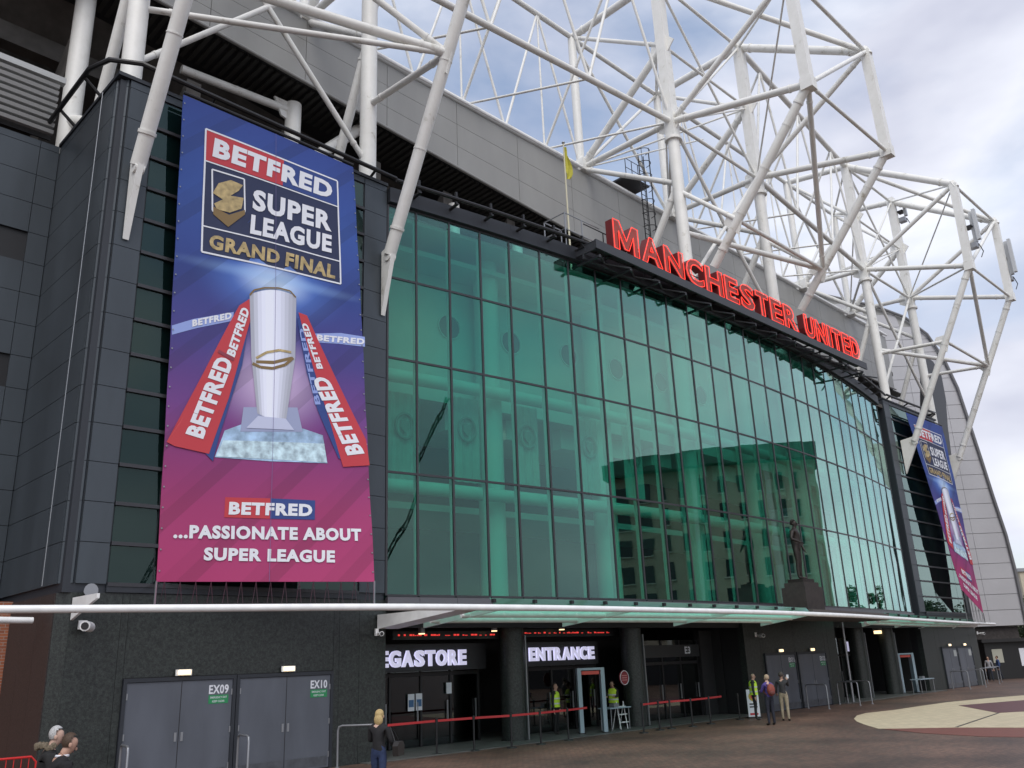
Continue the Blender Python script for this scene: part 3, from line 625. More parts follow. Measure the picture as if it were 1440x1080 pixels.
# ------------------------------------------------------------------ roof steel
def jointed(p, q_, r, n):
    # a tube with a flanged sleeve a little way in from either end
    p, q_ = Vector(p), Vector(q_); d = q_-p; l = d.length; d.normalize(); s0 = min(.9, l*.18)
    st = [0, s0-.05, s0-.045, s0+.045, s0+.05, l-s0-.05, l-s0-.045, l-s0+.045, l-s0+.05, l]
    k = 1.16; return MB().path([p+d*x for x in st], [r, r, r*k, r*k, r, r, r*k, r*k, r, r], n)
def frame(name, label, u, kind, side):
    T = thing(name, label, 'roof truss', (u, 22 if kind == 't' else 21.2, 17.8), 'white tubular roof frames')
    mv = 22.6 if kind == 't' else 21.2
    if kind == 't': LH, UH, SF, MLz, MUz, MTz, SN = (15.8,26.2), (15.7,32.2), (21.28,15.5), 28.4, 32.6, 36.8, (18.15,21.6)
    else: LH, UH, SF, MLz, MUz, MTz, SN = (13.9,26.8), (14.0,33.0), (19.75,19.9), 28.6, 33.3, 37.6, (18.2,21.72)
    P = lambda vz: Vector((u, vz[0], vz[1]))
    N = dict(LH=P(LH), UH=P(UH), SF=P(SF), ML=P((mv,MLz)), MU=P((mv,MUz)), MT=P((mv,MTz)), SN=P(SN), BB=P((27.35,28.75)), BT=P((27.35,37.6)), MF=P((mv, 18.3)))
    def t(nm, a, b, r): return jointed(N[a] if isinstance(a, str) else a, N[b] if isinstance(b, str) else b, r, 14).build(nm, STEEL, T, True)
    st = t('stay', 'SF', 'LH', .21)
    d = (N['LH']-N['SF']).normalized()
    for f in (.3, .55, .78):
        c = N['SF']+(N['LH']-N['SF'])*f; MB().tube(c-d*.02, c+d*.02, .225, 14).build('collar', STEEL, st)
    MB().obox(N['LH']-Vector((.26,.28,.33)), (.52,0,0), (0,.56,0), (0,0,.6)).build('horn_node', STEEL, T)
    bx = lambda a, b, w_: MB().obox(N[a]-Vector((w_/2,w_/2,0)), (w_,0,0), (0,w_,0), N[b]-N[a])
    bx('LH', 'UH', .46).build('horn_post', STEEL, T)
    MB().tube(N['UH']-Vector((0,.1,.3)), N['UH']+Vector((0,.1,.2)), .25, 8).build('horn_cap', STEEL, T)
    t('horn_strut', 'LH', 'ML', .17); t('top_strut', 'UH', 'MT', .24); t('horn_diagonal', 'UH', 'ML', .15)
    # mast: round foot, square shaft above
    MB().tube((u,mv,17.6), (u,mv,27.6), .30, 18).build('mast_foot', STEEL, T, True)
    MB().box(u-.27, u+.27, mv-.27, mv+.27, 27.6, MTz+.3).build('mast_shaft', STEEL, T)
    MB().tube((u,mv,27.45), (u,mv,27.6), .44, 18).build('mast_ring', STEEL, T, True)
    # back post on the roof edge, with bracing
    MB().tube(N['BB'], N['BT'], .24, 16).build('back_post', STEEL, T, True); MB().obox(N['BB']-Vector((.4,.5,.35)), (.8,0,0), (0,.9,0), (0,0,.7)).build('base_node', STEEL, T)
    t('top_chord', 'MT', 'BT', .22); t('bottom_chord', 'MU', 'BT', .12); t('diagonal', 'MU', 'BB', .2); t('lower_chord', 'ML', 'BB', .16)
    t('low_strut', Vector((u,mv,25.0)), 'BB', .14)
    t('roof_strut', Vector((u,mv,25.0)), Vector((u, 25.6, 18.2)), .18)
    t('stay_strut', 'SN', Vector((u, mv, 24.6 if kind == 'c' else 22.0)), .12)
    # gussets
    for k in ('SN',): MB().prism([N[k]+Vector((-.03,.05,-.75)), N[k]+Vector((-.03,-.38,.45)), N[k]+Vector((-.03,.55,.42)), N[k]+Vector((-.03,.75,.1)), N[k]+Vector((-.03,.5,-.2))], (.06,0,0)).build('gusset', STEEL, T)
    for z in (MLz, MUz): MB().prism([(u-.03,mv-.7,z),(u-.03,mv,z-.8),(u-.03,mv+.8,z-.3),(u-.03,mv+.7,z+.4),(u-.03,mv,z+.8)], (.06,0,0)).build('gusset', STEEL, T)
    if kind == 't':   # pinned foot and tapering wall plate
        vw = 21.62 if u < 30 else 22.15
        MB().prism([(u-.08, SF[0]-.22, SF[1]+.0), (u-.08, SF[0]+.05, SF[1]+.3), (u-.08, vw, SF[1]+.2), (u-.08, vw, SF[1]-2.05)], (.16,0,0)).build('wall_plate', STEEL, T)
        MB().tube((u-.13,SF[0]-.03,SF[1]-.1), (u+.13,SF[0]-.03,SF[1]-.1), .15, 16).build('pin', STEEL, T)
    return N
FR = {}
for nm, u, k, lab in (('F',7.5,'t','white roof frame whose stay lands on the left corner of the near tower'),('E',15.8,'t','white roof frame whose stay lands between near banner and glass'),
        ('D',33.5,'c','white roof frame with its stay ending behind the letters HE of MANCHESTER'),('C',41.8,'c','white roof frame with its stay passing between MANCHESTER and UNITED'),
        ('A',58.6,'t','white roof frame with its stay landing left of the far banner'),('B',66.6,'t','farthest white roof frame, its stay landing right of the far banner')):
    FR[nm] = frame('roof_frame', lab, u, k, 0)
def brace(label, a, b, first):
    A, B = FR[a], FR[b]; T = thing('roof_bracing', label, 'roof bracing', A['MF'], 'braces linking the roof frames')
    def t(p, q_, r, nm='brace_tube'): jointed(p, q_, r, 10).build(nm, STEEL, T, True)
    t(A['LH'], B['LH'], .09); t(A['UH'], B['UH'], .1); t(A['MT'], B['UH'], .15); t(A['LH'], B['UH'], .12) if first != 'm' else t(B['LH'], A['UH'], .12)
    if first == 'm': t(B['SN'], A['MF']+Vector((0,0,5)), .17); t(B['SN'], A['MF']+Vector((0,0,3.2)), .1); t(A['ML'], B['SN'], .12)
    else: t(A['LH'], B['SN'], .13); t(A['SN'], B['SN'], .1); t(B['SN'], A['MF']+Vector((0,0,4)), .14)
    t(A['ML'], B['ML'], .1); t(A['MT'], B['MT'], .1); t(A['ML'], B['MT'], .075); t(B['ML'], A['MT'], .075)
    t(A['BB'], B['BT'], .1); t(A['BT'], B['BB'], .1); t(A['BT'], B['BT'], .14)
    t(A['MF']+Vector((0,0,1.2)), B['ML'], .1); t(B['MF']+Vector((0,0,1.2)), A['ML'], .1)
    t(A['ML'], B['BB'], .09); t(A['MT'], B['BT'], .08); t(A['MU'], B['MU'], .08)
    t(A['UH'], B['MT'], .07, 'rod'); t(A['LH'], B['ML'], .07, 'rod'); t(A['UH'], B['ML'], .05, 'rod'); t(A['MU'], B['BB'], .055, 'rod'); t(B['MU'], A['BB'], .055, 'rod'); t(A['BB'], B['BB']+Vector((0,-3,4)), .05, 'rod'); t(A['MU'], B['BT'], .06, 'rod'); t(A['ML'], B['MU'], .055, 'rod')
brace('white tubes bracing the two roof frames over the near tower', 'F', 'E', 'm'); brace('white tubes bracing the two roof frames behind the red letters', 'D', 'C', 'c'); brace('white tubes bracing the two roof frames over the far tower', 'A', 'B', 'c')
# long lattice girders along the roof edge between the pairs
def girder(label, a, b, n):
    A, B = FR[a], FR[b]; T = thing('roof_girder', label, 'roof girder', A['BB'], 'lattice girders along the roof edge')
    def t(p, q_, r, nm): MB().tube(p, q_, r, 10).build(nm, STEEL, T, True)
    t(A['BT'], B['BT'], .16, 'top_tube'); t(A['MT'], B['MT'], .18, 'front_tube'); t(A['ML'], B['ML'], .16, 'front_lower_tube')
    for k in range(n):
        f0, f1 = k/n, (k+1)/n; fm = (f0+f1)/2
        b0 = A['BB'].lerp(B['BB'], f0); b1 = A['BB'].lerp(B['BB'], f1); tm = A['BT'].lerp(B['BT'], fm); bm = A['BB'].lerp(B['BB'], fm)
        m0 = A['ML'].lerp(B['ML'], f0); m1 = A['ML'].lerp(B['ML'], f1); mm = A['MT'].lerp(B['MT'], fm)
        t(b0, tm, .07, 'lacing'); t(b1, tm, .07, 'lacing'); t(bm, tm, .055, 'hanger')
        t(bm, mm, .075, 'cross_lacing'); t(m0, mm, .075, 'lacing'); t(m1, mm, .075, 'lacing')
        t(bm, A['ML'].lerp(B['ML'], f1), .06, 'cross_lacing')
girder('open lattice of thin white tubes over the roof edge left of the flag', 'E', 'D', 3)
girder('open lattice of white tubes behind the word UNITED', 'C', 'A', 3)
# ------------------------------------------------------------------ upper stand behind
def vf(u): return 26.9+.0131*(u-19.5)
US = thing('upper_stand', 'grey fascia and shadowed underside of the upper stand behind the steelwork', 'grandstand', (36,28,18))
def zb(u): return max(23.6, 24.95-.07*(u-20.8)) if u > 8 else 25.85
us = [-30+k*4.15 for k in range(26)]
for a, b in zip(us[:-1], us[1:]):
    for k in range(3):
        za0 = zb(a)+(28.35-zb(a))*k/3; za1 = zb(a)+(28.35-zb(a))*(k+1)/3; zb0 = zb(b)+(28.35-zb(b))*k/3; zb1 = zb(b)+(28.35-zb(b))*(k+1)/3
        MB().prism([(a+.012,vf(a),za0+.008),(b-.012,vf(b),zb0+.008),(b-.012,vf(b),zb1-.008),(a+.012,vf(a),za1-.008)], (0,.1,0)).build('fascia_panel', FASC, US)
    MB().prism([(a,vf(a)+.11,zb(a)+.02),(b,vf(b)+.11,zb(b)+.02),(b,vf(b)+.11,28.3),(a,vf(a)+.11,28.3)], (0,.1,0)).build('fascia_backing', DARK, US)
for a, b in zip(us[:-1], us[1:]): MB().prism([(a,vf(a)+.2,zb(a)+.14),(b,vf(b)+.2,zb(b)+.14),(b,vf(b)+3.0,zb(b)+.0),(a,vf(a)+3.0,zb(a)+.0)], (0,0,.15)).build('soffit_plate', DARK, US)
MB().path([Vector((u, vf(u)-.12, 28.5)) for u in us], .09, 8).build('gutter_trim', WHITE, US, True)
MB().path([Vector((u, vf(u)+.25, 28.78)) for u in us], .19, 10).build('edge_tube', STEEL, US, True)
MB().path([Vector((u, vf(u)-.1, zb(u)-.05)) for u in us], .07, 8).build('lower_trim', FASC, US, True)
# corrugated soffit strip, then raked underside
cor = MB()
for k in range(330):
    u = -29+k*.32; cor.box(u, u+.16, vf(u)+.28, vf(u)+2.2, zb(u)-.0, zb(u)+.12)
o_ = cor.build('soffit_ribs', mat('rib_grey', (.045,.045,.042), .8), US); o_['kind'] = 'stuff'
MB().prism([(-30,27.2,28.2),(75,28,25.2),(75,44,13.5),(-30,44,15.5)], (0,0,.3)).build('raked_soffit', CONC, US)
for k in range(6):
    f = k/6; v0 = 29.5+f*13; z0 = 23.6-f*8.6
    MB().prism([(-30,v0,z0+1.1),(75,v0+.4,z0+.2),(75,v0+.4,z0-.55),(-30,v0,z0+.35)], (0,.55,.0)).build('tier_beam', CONC, US)
for u in (-6,-.8,7.5,11.6,15.8,20,24.2,28.4,33.5,37.6,41.8,46,50,54.4,58.6,62.6,66.6):
    MB().prism([(u-.28,28.0,24.0),(u-.28,42,14.0),(u-.28,42,12.6),(u-.28,28.0,22.5)], (.56,0,0)).build('raker_beam', CONC, US)
MB().box(-30, 80, 43.5, 44, 0, 20).build('rear_wall', BLACK, US)
for i, (u, z1, lab) in enumerate(((7.5,37,'x'),(15.8,24.9,'x'),(24.5,23.4,'x'),(28.7,23,'x'))):
    MB().tube((u,27.95,14), (u,27.95,z1), .33 if i < 2 else .28, 18).build('column', STEEL, US, True)
    if i == 1:
        MB().tube((u,27.95,z1-.35), on_g(255,97,z1-.35), .17, 12).build('column_arm', STEEL, US, True); MB().prism([(u,27.9,z1-.9),(u,27.9,z1),(u-.9,27.9,z1),(u-.55,27.9,z1-.75)], (0,.1,0)).build('gusset', STEEL, US)
        MB().tube((u,27.95,z1-3.2), (u+6.0,27.6,z1+3.2), .24, 12).build('raking_strut', STEEL, US, True)
MB().tube((7.5,27.95,20.3), (8.9,24.5,18.7), .28, 12).build('raking_strut', STEEL, US, True)
# flat sill band visible above the glass
for u in (17.5,20,22.5): MB().prism([(u,23.4,18.4),(u+2.3,23.4,18.4),(u+2.3,25.0,19.3),(u,25.0,19.3)], (0,0,.06)).build('sill_sheet', FASC, US)
# ------------------------------------------------------------------ corner stand far right (faces the camera)
CS = thing('corner_stand', 'tall pale grey clad corner stand beyond the far tower', 'grandstand', (72,30,0))
def C(x, z, d=0): return Vector((0,0,z)) + Rv*x + Vector((R2,R2,0))*(76+d)
prof = [(41.9,4.0),(41.9,8.6),(41.75,11.5),(41.35,14.7),(41.0,18),(40.65,21),(40.2,24.7),(39.5,27.5),(38.4,30),(36.6,31.8),(34.1,33),(30,34.2),(24,35)]
def px_(z):
    for (x0,z0),(x1,z1) in zip(prof[:-1], prof[1:]):
        if z0 <= z <= z1: return x0+(x1-x0)*(z-z0)/(z1-z0)
    return 20
MB().prism([C(x,z,.1) for x, z in prof]+[C(20,35,.1),C(20,4,.1)], Vector((R2,R2,0))*18).build('core', FASC, CS)
zz = [4.0+k*1.28 for k in range(25)]
for z0, z1 in zip(zz[:-1], zz[1:]):
    cols = [22, 27.5, 33, 36.1, 39.0]
    xr = px_(z0); xr1 = px_(min(z1, 34.9))
    for a, b in zip(cols, cols[1:]+[99]):
        b0, b1 = min(b, xr), min(b, xr1)
        if a > min(b0, b1)-.15: continue
        MB().prism([C(a+.012,z0+.02), C(b0-.012,z0+.02), C(b1-.012,z1-.02), C(a+.012,z1-.02)], Vector((R2,R2,0))*.09).build('cladding_panel', CORN, CS)
MB().path([C(x, z, -.15) for x, z in prof], .13, 8).build('edge_trim', mat('trim_grey', (.16,.16,.17), .5), CS, True)
MB().prism([C(22,0,.4),C(41.4,0,.4),C(41.4,3.95,.4),C(22,3.95,.4)], Vector((R2,R2,0))*10).build('brick_base', mat('dark_brick', (.045,.04,.04), .8, 0, .3, 5), CS)
# black curved panel at the back of the far tower
bp = thing('curved_end_panel', 'black rounded end panel behind the far banner', 'panel', (68,24,18))
pts = [(1300,500),(1312,508),(1324,528),(1330,560),(1333,600),(1338,640),(1300,640)]
MB().prism([on_v(x, y, 24.2) for x, y in pts], (0,.35,0)).build('panel', BLACK, bp)
# pale tiers seen above the far tower
# ------------------------------------------------------------------ MANCHESTER UNITED
SV = 19.5
SG = thing('letter_sign', 'red neon letters MANCHESTER UNITED along the top of the glass', 'sign', (36.6,SV,18.2))
WD = {'M':1.22,'A':1.04,'N':1.06,'C':.98,'H':1.04,'E':.84,'S':.9,'T':.86,'R':1.0,'U':1.02,'I':.42,'D':1.0}
def word(s, u0, u1, z, h):
    gap = .22; tot = sum(WD[c] for c in s); k = ((u1-u0)-gap*(len(s)-1))/tot; x = u0
    for c in s:
        w_ = WD[c]*k; cu = bpy.data.curves.new('letter', 'FONT'); cu.body = c; cu.size = 1; cu.offset = .035; cu.resolution_u = 4; cu.fill_mode = 'BOTH'
        vs, fs = text_mesh(c, .032)
        F_ = [Vector((x+w_*a, SV, z+h*b)) for a, b in vs]; mb = MB()
        # boundary edges of the face mesh -> side walls and neon
        cnt = {}
        for f in fs:
            for i in range(len(f)):
                e = (f[i], f[(i+1)%len(f)]); cnt[tuple(sorted(e))] = cnt.get(tuple(sorted(e)), []) + [e]
        bd = [v[0] for v in cnt.values() if len(v) == 1]
        bpy.data.curves.remove(cu)
        mb.add(F_, fs, 0); DP = Vector((0,.34,0))
        nrm = (F_[fs[0][1]]-F_[fs[0][0]]).cross(F_[fs[0][2]]-F_[fs[0][1]])
        flip = nrm.y > 0
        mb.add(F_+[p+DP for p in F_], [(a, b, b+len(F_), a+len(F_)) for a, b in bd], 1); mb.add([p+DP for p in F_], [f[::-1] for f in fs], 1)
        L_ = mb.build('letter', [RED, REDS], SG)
        nb = MB()
        nxt = {}
        for a, b in bd: nxt[a] = b
        seen = set()
        cx = sum(p.x for p in F_)/len(F_)
        for st in list(nxt):
            if st in seen: continue
            loop = [st]; seen.add(st); q_ = nxt[st]
            while q_ != st and q_ in nxt and q_ not in seen: loop.append(q_); seen.add(q_); q_ = nxt[q_]
            nb.path([F_[i]+Vector((0,-.06,0)) for i in loop+[loop[0]]], .017, 6)
        nb.build('neon_tube', NEON, L_)
        x += w_+gap*(1 if True else 0)
word('MANCHESTER', 25.6, 40.55, 18.24, 1.32); word('UNITED', 41.35, 47.7, 18.24, 1.32)
GY = thing('sign_gantry', 'dark steel walkway carrying the red letters', 'gantry', (36.5,20,17.5), None)
GM = mat('gantry_dark', (.035,.038,.046), .5)
MB().box(24.3, 48.2, 19.35, 19.43, 17.78, 18.16).build('front_beam', GM, GY); MB().box(24.3, 48.2, 20.0, 20.08, 17.55, 17.75).build('rear_beam', GM, GY)
MB().box(24.3, 48.2, 19.44, 19.99, 18.08, 18.13).build('deck', GM, GY); MB().box(24.3, 24.38, 19.44, 21, 17.75, 18.1).build('end_beam', GM, GY)
for k in range(13):
    u = 24.6+k*1.93
    MB().tube((u,19.45,17.6), (u+.95,20.0,17.7), .04, 6).build('lattice_bar', GM, GY); MB().tube((u+.95,20.0,17.7), (u+1.9,19.45,17.6), .04, 6).build('lattice_bar', GM, GY)
    MB().box(u-.05, u+.05, 19.44, 20.9, 17.5, 17.58).build('cross_beam', GM, GY)
for k in range(9): MB().tube((25.6+k*2.6, 20.0, 17.75), (25.6+k*2.6, 20.0, 19.1), .025, 6).build('rail_post', BLACK, GY)
MB().tube((24.4,20.0,19.1), (48,20.0,19.1), .025, 6).build('handrail', BLACK, GY)
for q in ((23.4,20.1),(23.4,21.2),(24.4,20.1),(24.4,21.2)): MB().tube((q[0],q[1],17.9), (q[0],q[1],19.3), .028, 6).build('rail_post', GREY, GY)
for z in (18.6,19.3): MB().tube((23.4,21.2,z), (23.4,20.1,z), .025, 6).tube((23.4,20.1,z), (25.5,20.1,z), .025, 6).tube((24.4,21.2,z), (23.4,21.2,z), .025, 6).build('handrail', GREY, GY)
# ------------------------------------------------------------------ flag, ladder
fp = on_v(800,322,22.6); fl = thing('flagpole', 'slim pale flagpole with a limp yellow flag', 'flagpole', fp)
top = on_v(792,202,22.6)
MB().tube((fp.x,22.6,17.8), (fp.x,22.6,top.z), .045, 8, .03).build('pole', mat('pole_cream', (.6,.57,.42), .5), fl, True); MB().ball((fp.x,22.6,top.z+.05), .08, .08, .05).build('finial', GREY, fl)
mb = MB(); fz = [top.z-.1-k*.2 for k in range(9)]
wd = [.10,.16,.2,.28,.36,.4,.42,.36,.2]
for k in range(8):
    for j in range(4):
        def q_(jj, kk): f = jj/4; return Vector((fp.x+.04+wd[kk]*f, 22.6+.09*math.sin(jj*2.2+kk*.5), fz[kk]-.12*f))
        mb.add([q_(j,k), q_(j+1,k), q_(j+1,k+1), q_(j,k+1)], [(0,1,2,3)])
mb.build('flag', mat('flag_yellow', (.45,.42,.05), .8), fl, True)
ld = thing('caged_ladder', 'dark caged ladder rising over the grey roof fascia', 'ladder', (38.2,26.6,24))
for du in (-.25,.25): MB().tube((38.2+du,26.55,23.8), (38.2+du,26.55,31.2), .035, 6).build('stile', BLACK, ld)
for k in range(22): MB().tube((37.95,26.55,24+k*.32), (38.45,26.55,24+k*.32), .02, 6).build('rung', BLACK, ld)
for k in range(8):
    z = 25.4+k*.85; MB().path([Vector((38.2+.42*math.cos(a_), 26.5-.55*math.sin(a_), z)) for a_ in [math.pi*i/10 for i in range(11)]], .022, 6).build('cage_hoop', BLACK, ld)
for a_ in (.5,1.57,2.6): MB().tube((38.2+.42*math.cos(a_),26.5-.55*math.sin(a_),25.4), (38.2+.42*math.cos(a_),26.5-.55*math.sin(a_),31.4), .02, 6).build('cage_bar', BLACK, ld)
for z, nm in ((29.3,'platform'),): MB().box(36.8, 38.9, 26.6, 27.9, z, z+.1).build(nm, BLACK, ld)
for u in (36.8,37.4,38): MB().tube((u,26.7,29.4), (u,26.7,30.5), .025, 6).build('rail_post', BLACK, ld)
for z in (29.9,30.5): MB().tube((36.8,26.7,z), (38.2,26.7,z), .022, 6).build('handrail', BLACK, ld)
# antennas on the far frames
AN = mat('antenna_grey', (.5,.52,.54), .5)
def antenna(label, c, n, h):
    A = thing('phone_antenna', label, 'antenna', c, 'phone antennas on the roof frames')
    for k in range(n):
        x = (k-(n-1)/2)*.42
        MB().box(c.x-.14+x*.7, c.x+.14+x*.7, c.y-.35+x*.7, c.y-.15+x*.7, c.z-h/2, c.z+h/2).build('antenna_panel', AN, A)
    MB().box(c.x-.25, c.x+.25, c.y-.2, c.y+.3, c.z-h/2-.45, c.z-h/2-.1).build('radio_unit', GREY, A)
    MB().path([c+Vector((.2,-.2,-h/2-.1)), c+Vector((.55,-.3,-h/2-.6)), c+Vector((.2,-.2,-h/2-1.1))], .03, 6).build('cable_loop', BLACK, A)
    MB().box(c.x-.3, c.x+.3, c.y-.14, c.y+.3, c.z-.06, c.z+.06).build('clamp', BLACK, A)
antenna('cluster of grey antenna panels on the farthest horn', on_u(1400,365,66.6)+Vector((.5,-.5,0)), 3, 2.6)
antenna('grey antenna high on the horn left of the farthest one', on_u(1350,320,58.6)+Vector((.5,-.5,0)), 2, 2.2)
antenna('small grey antenna box on the far mast', on_u(1258,298,66.6)+Vector((.45,-.4,0)), 1, .9)
# ------------------------------------------------------------------ printed banners
def solve8(src, dst):
    A = []
    for (x, y), (X, Y) in zip(src, dst):
        A.append([x,y,1,0,0,0,-X*x,-X*y,X]); A.append([0,0,0,x,y,1,-Y*x,-Y*y,Y])
    n = 8
    for i in range(n):
        p = max(range(i, n), key=lambda r: abs(A[r][i])); A[i], A[p] = A[p], A[i]
        for r in range(n):
            if r != i:
                k = A[r][i]/A[i][i]; A[r] = [a-k*b for a, b in zip(A[r], A[i])]
    h = [A[i][8]/A[i][i] for i in range(n)]+[1]
    return lambda x, y: ((h[0]*x+h[1]*y+h[2])/(h[6]*x+h[7]*y+1), (h[3]*x+h[4]*y+h[5])/(h[6]*x+h[7]*y+1))
BH = solve8([(258,133),(497,235),(527,818),(220,818)], [(0,1),(1,1),(1,0),(0,0)])   # photo -> banner 0..1
def banner_mat():
    M = bpy.data.materials.new('banner_print'); M.use_nodes = True; n = M.node_tree; b = n.nodes['Principled BSDF']; b.inputs['Roughness'].default_value = .65
    uv = n.nodes.new('ShaderNodeUVMap'); sx = n.nodes.new('ShaderNodeSeparateXYZ'); n.links.new(uv.outputs['UV'], sx.inputs[0])
    r = n.nodes.new('ShaderNodeValToRGB'); e = r.color_ramp.elements
    e[0].position = 0; e[0].color = (.40,.035,.145,1); e[1].position = 1; e[1].color = (.022,.055,.27,1)
    for p, c in ((.14,(.33,.03,.14)),(.25,(.22,.028,.16)),(.34,(.14,.04,.22)),(.46,(.055,.04,.22)),(.62,(.02,.045,.23)),(.8,(.025,.075,.32))):
        x = e.new(p); x.color = (*c, 1)
    n.links.new(sx.outputs['Y'], r.inputs['Fac'])
    # printed light bursts
    def burst(cx, cy, rx, ry, col, amt, prev):
        v = n.nodes.new('ShaderNodeVectorMath'); v.operation = 'SUBTRACT'; v.inputs[1].default_value = (cx, cy, 0); n.links.new(uv.outputs['UV'], v.inputs[0])
        s_ = n.nodes.new('ShaderNodeVectorMath'); s_.operation = 'MULTIPLY'; s_.inputs[1].default_value = (1/rx, 1/ry, 0); n.links.new(v.outputs[0], s_.inputs[0])
        l = n.nodes.new('ShaderNodeVectorMath'); l.operation = 'LENGTH'; n.links.new(s_.outputs[0], l.inputs[0])
        mr = n.nodes.new('ShaderNodeMapRange'); mr.inputs['From Min'].default_value = 1; mr.inputs['From Max'].default_value = 0; mr.inputs['To Max'].default_value = amt; mr.interpolation_type = 'SMOOTHSTEP'; n.links.new(l.outputs['Value'], mr.inputs['Value'])
        mxx = n.nodes.new('ShaderNodeMix'); mxx.data_type = 'RGBA'; n.links.new(mr.outputs['Result'], mxx.inputs['Factor']); n.links.new(prev, mxx.inputs['A']); mxx.inputs['B'].default_value = (*col, 1)
        return mxx.outputs['Result']
    c = burst(.5, .625, .44, .12, (.10,.25,.75), .8, r.outputs['Color']); c = burst(.5, .625, .24, .06, (.6,.75,.95), .95, c); c = burst(.5, .635, .62, .02, (.3,.5,.85), .5, c); c = burst(.5, .40, .36, .13, (.65,.5,.75), .85, c)
    # diagonal bands
    m1 = n.nodes.new('ShaderNodeMath'); m1.operation = 'MULTIPLY_ADD'; m1.inputs[1].default_value = -.42; n.links.new(sx.outputs['X'], m1.inputs[0]); n.links.new(sx.outputs['Y'], m1.inputs[2])
    wv = n.nodes.new('ShaderNodeMath'); wv.operation = 'MULTIPLY'; wv.inputs[1].default_value = 6.5; n.links.new(m1.outputs[0], wv.inputs[0])
    fr = n.nodes.new('ShaderNodeMath'); fr.operation = 'FRACT'; n.links.new(wv.outputs[0], fr.inputs[0])
    rr = n.nodes.new('ShaderNodeValToRGB'); rr.color_ramp.interpolation = 'CONSTANT'; rr.color_ramp.elements[0].color = (1,1,1,1); rr.color_ramp.elements[1].position = .55; rr.color_ramp.elements[1].color = (.78,.78,.78,1)
    x = rr.color_ramp.elements.new(.78); x.color = (.92,.92,.92,1); n.links.new(fr.outputs[0], rr.inputs['Fac'])
    mu = n.nodes.new('ShaderNodeMix'); mu.data_type = 'RGBA'; mu.blend_type = 'MULTIPLY'; mu.inputs['Factor'].default_value = 1; n.links.new(c, mu.inputs['A']); n.links.new(rr.outputs['Color'], mu.inputs['B'])
    n.links.new(mu.outputs['Result'], b.inputs['Base Color']); return M
BMAT = banner_mat()
P_W = WTXT; P_R = mat('print_red', (.48,.035,.05), .6); P_B = mat('print_blue', (.02,.05,.22), .6); P_N = mat('print_navy', (.012,.02,.07), .6); P_G = mat('print_gold', (.42,.32,.15), .5, 0, .35, 6); P_D = mat('print_darkgold', (.2,.13,.05), .6)
P_C = mat('print_cup', (.68,.71,.84), .5, 0, .14, 1.2, streak=.25); P_I = mat('print_ice', (.30,.44,.62), .5, 0, .5, 3.0); P_S = mat('print_shade', (.30,.34,.52), .6); P_L = mat('print_lilac', (.26,.34,.68), .6)
P_M = mat('print_maroon', (.25,.03,.06), .6)
def same_dir(p): return min(edge, key=lambda e: abs(e.x/e.y-p.x/p.y))
def same_dir(p):
    for a, b in zip(edge[:-1], edge[1:]):
        if a.x/a.y <= p.x/p.y <= b.x/b.y: return a.lerp(b, (p.x/p.y-a.x/a.y)/(b.x/b.y-a.x/a.y))
    return edge_at(p.x)
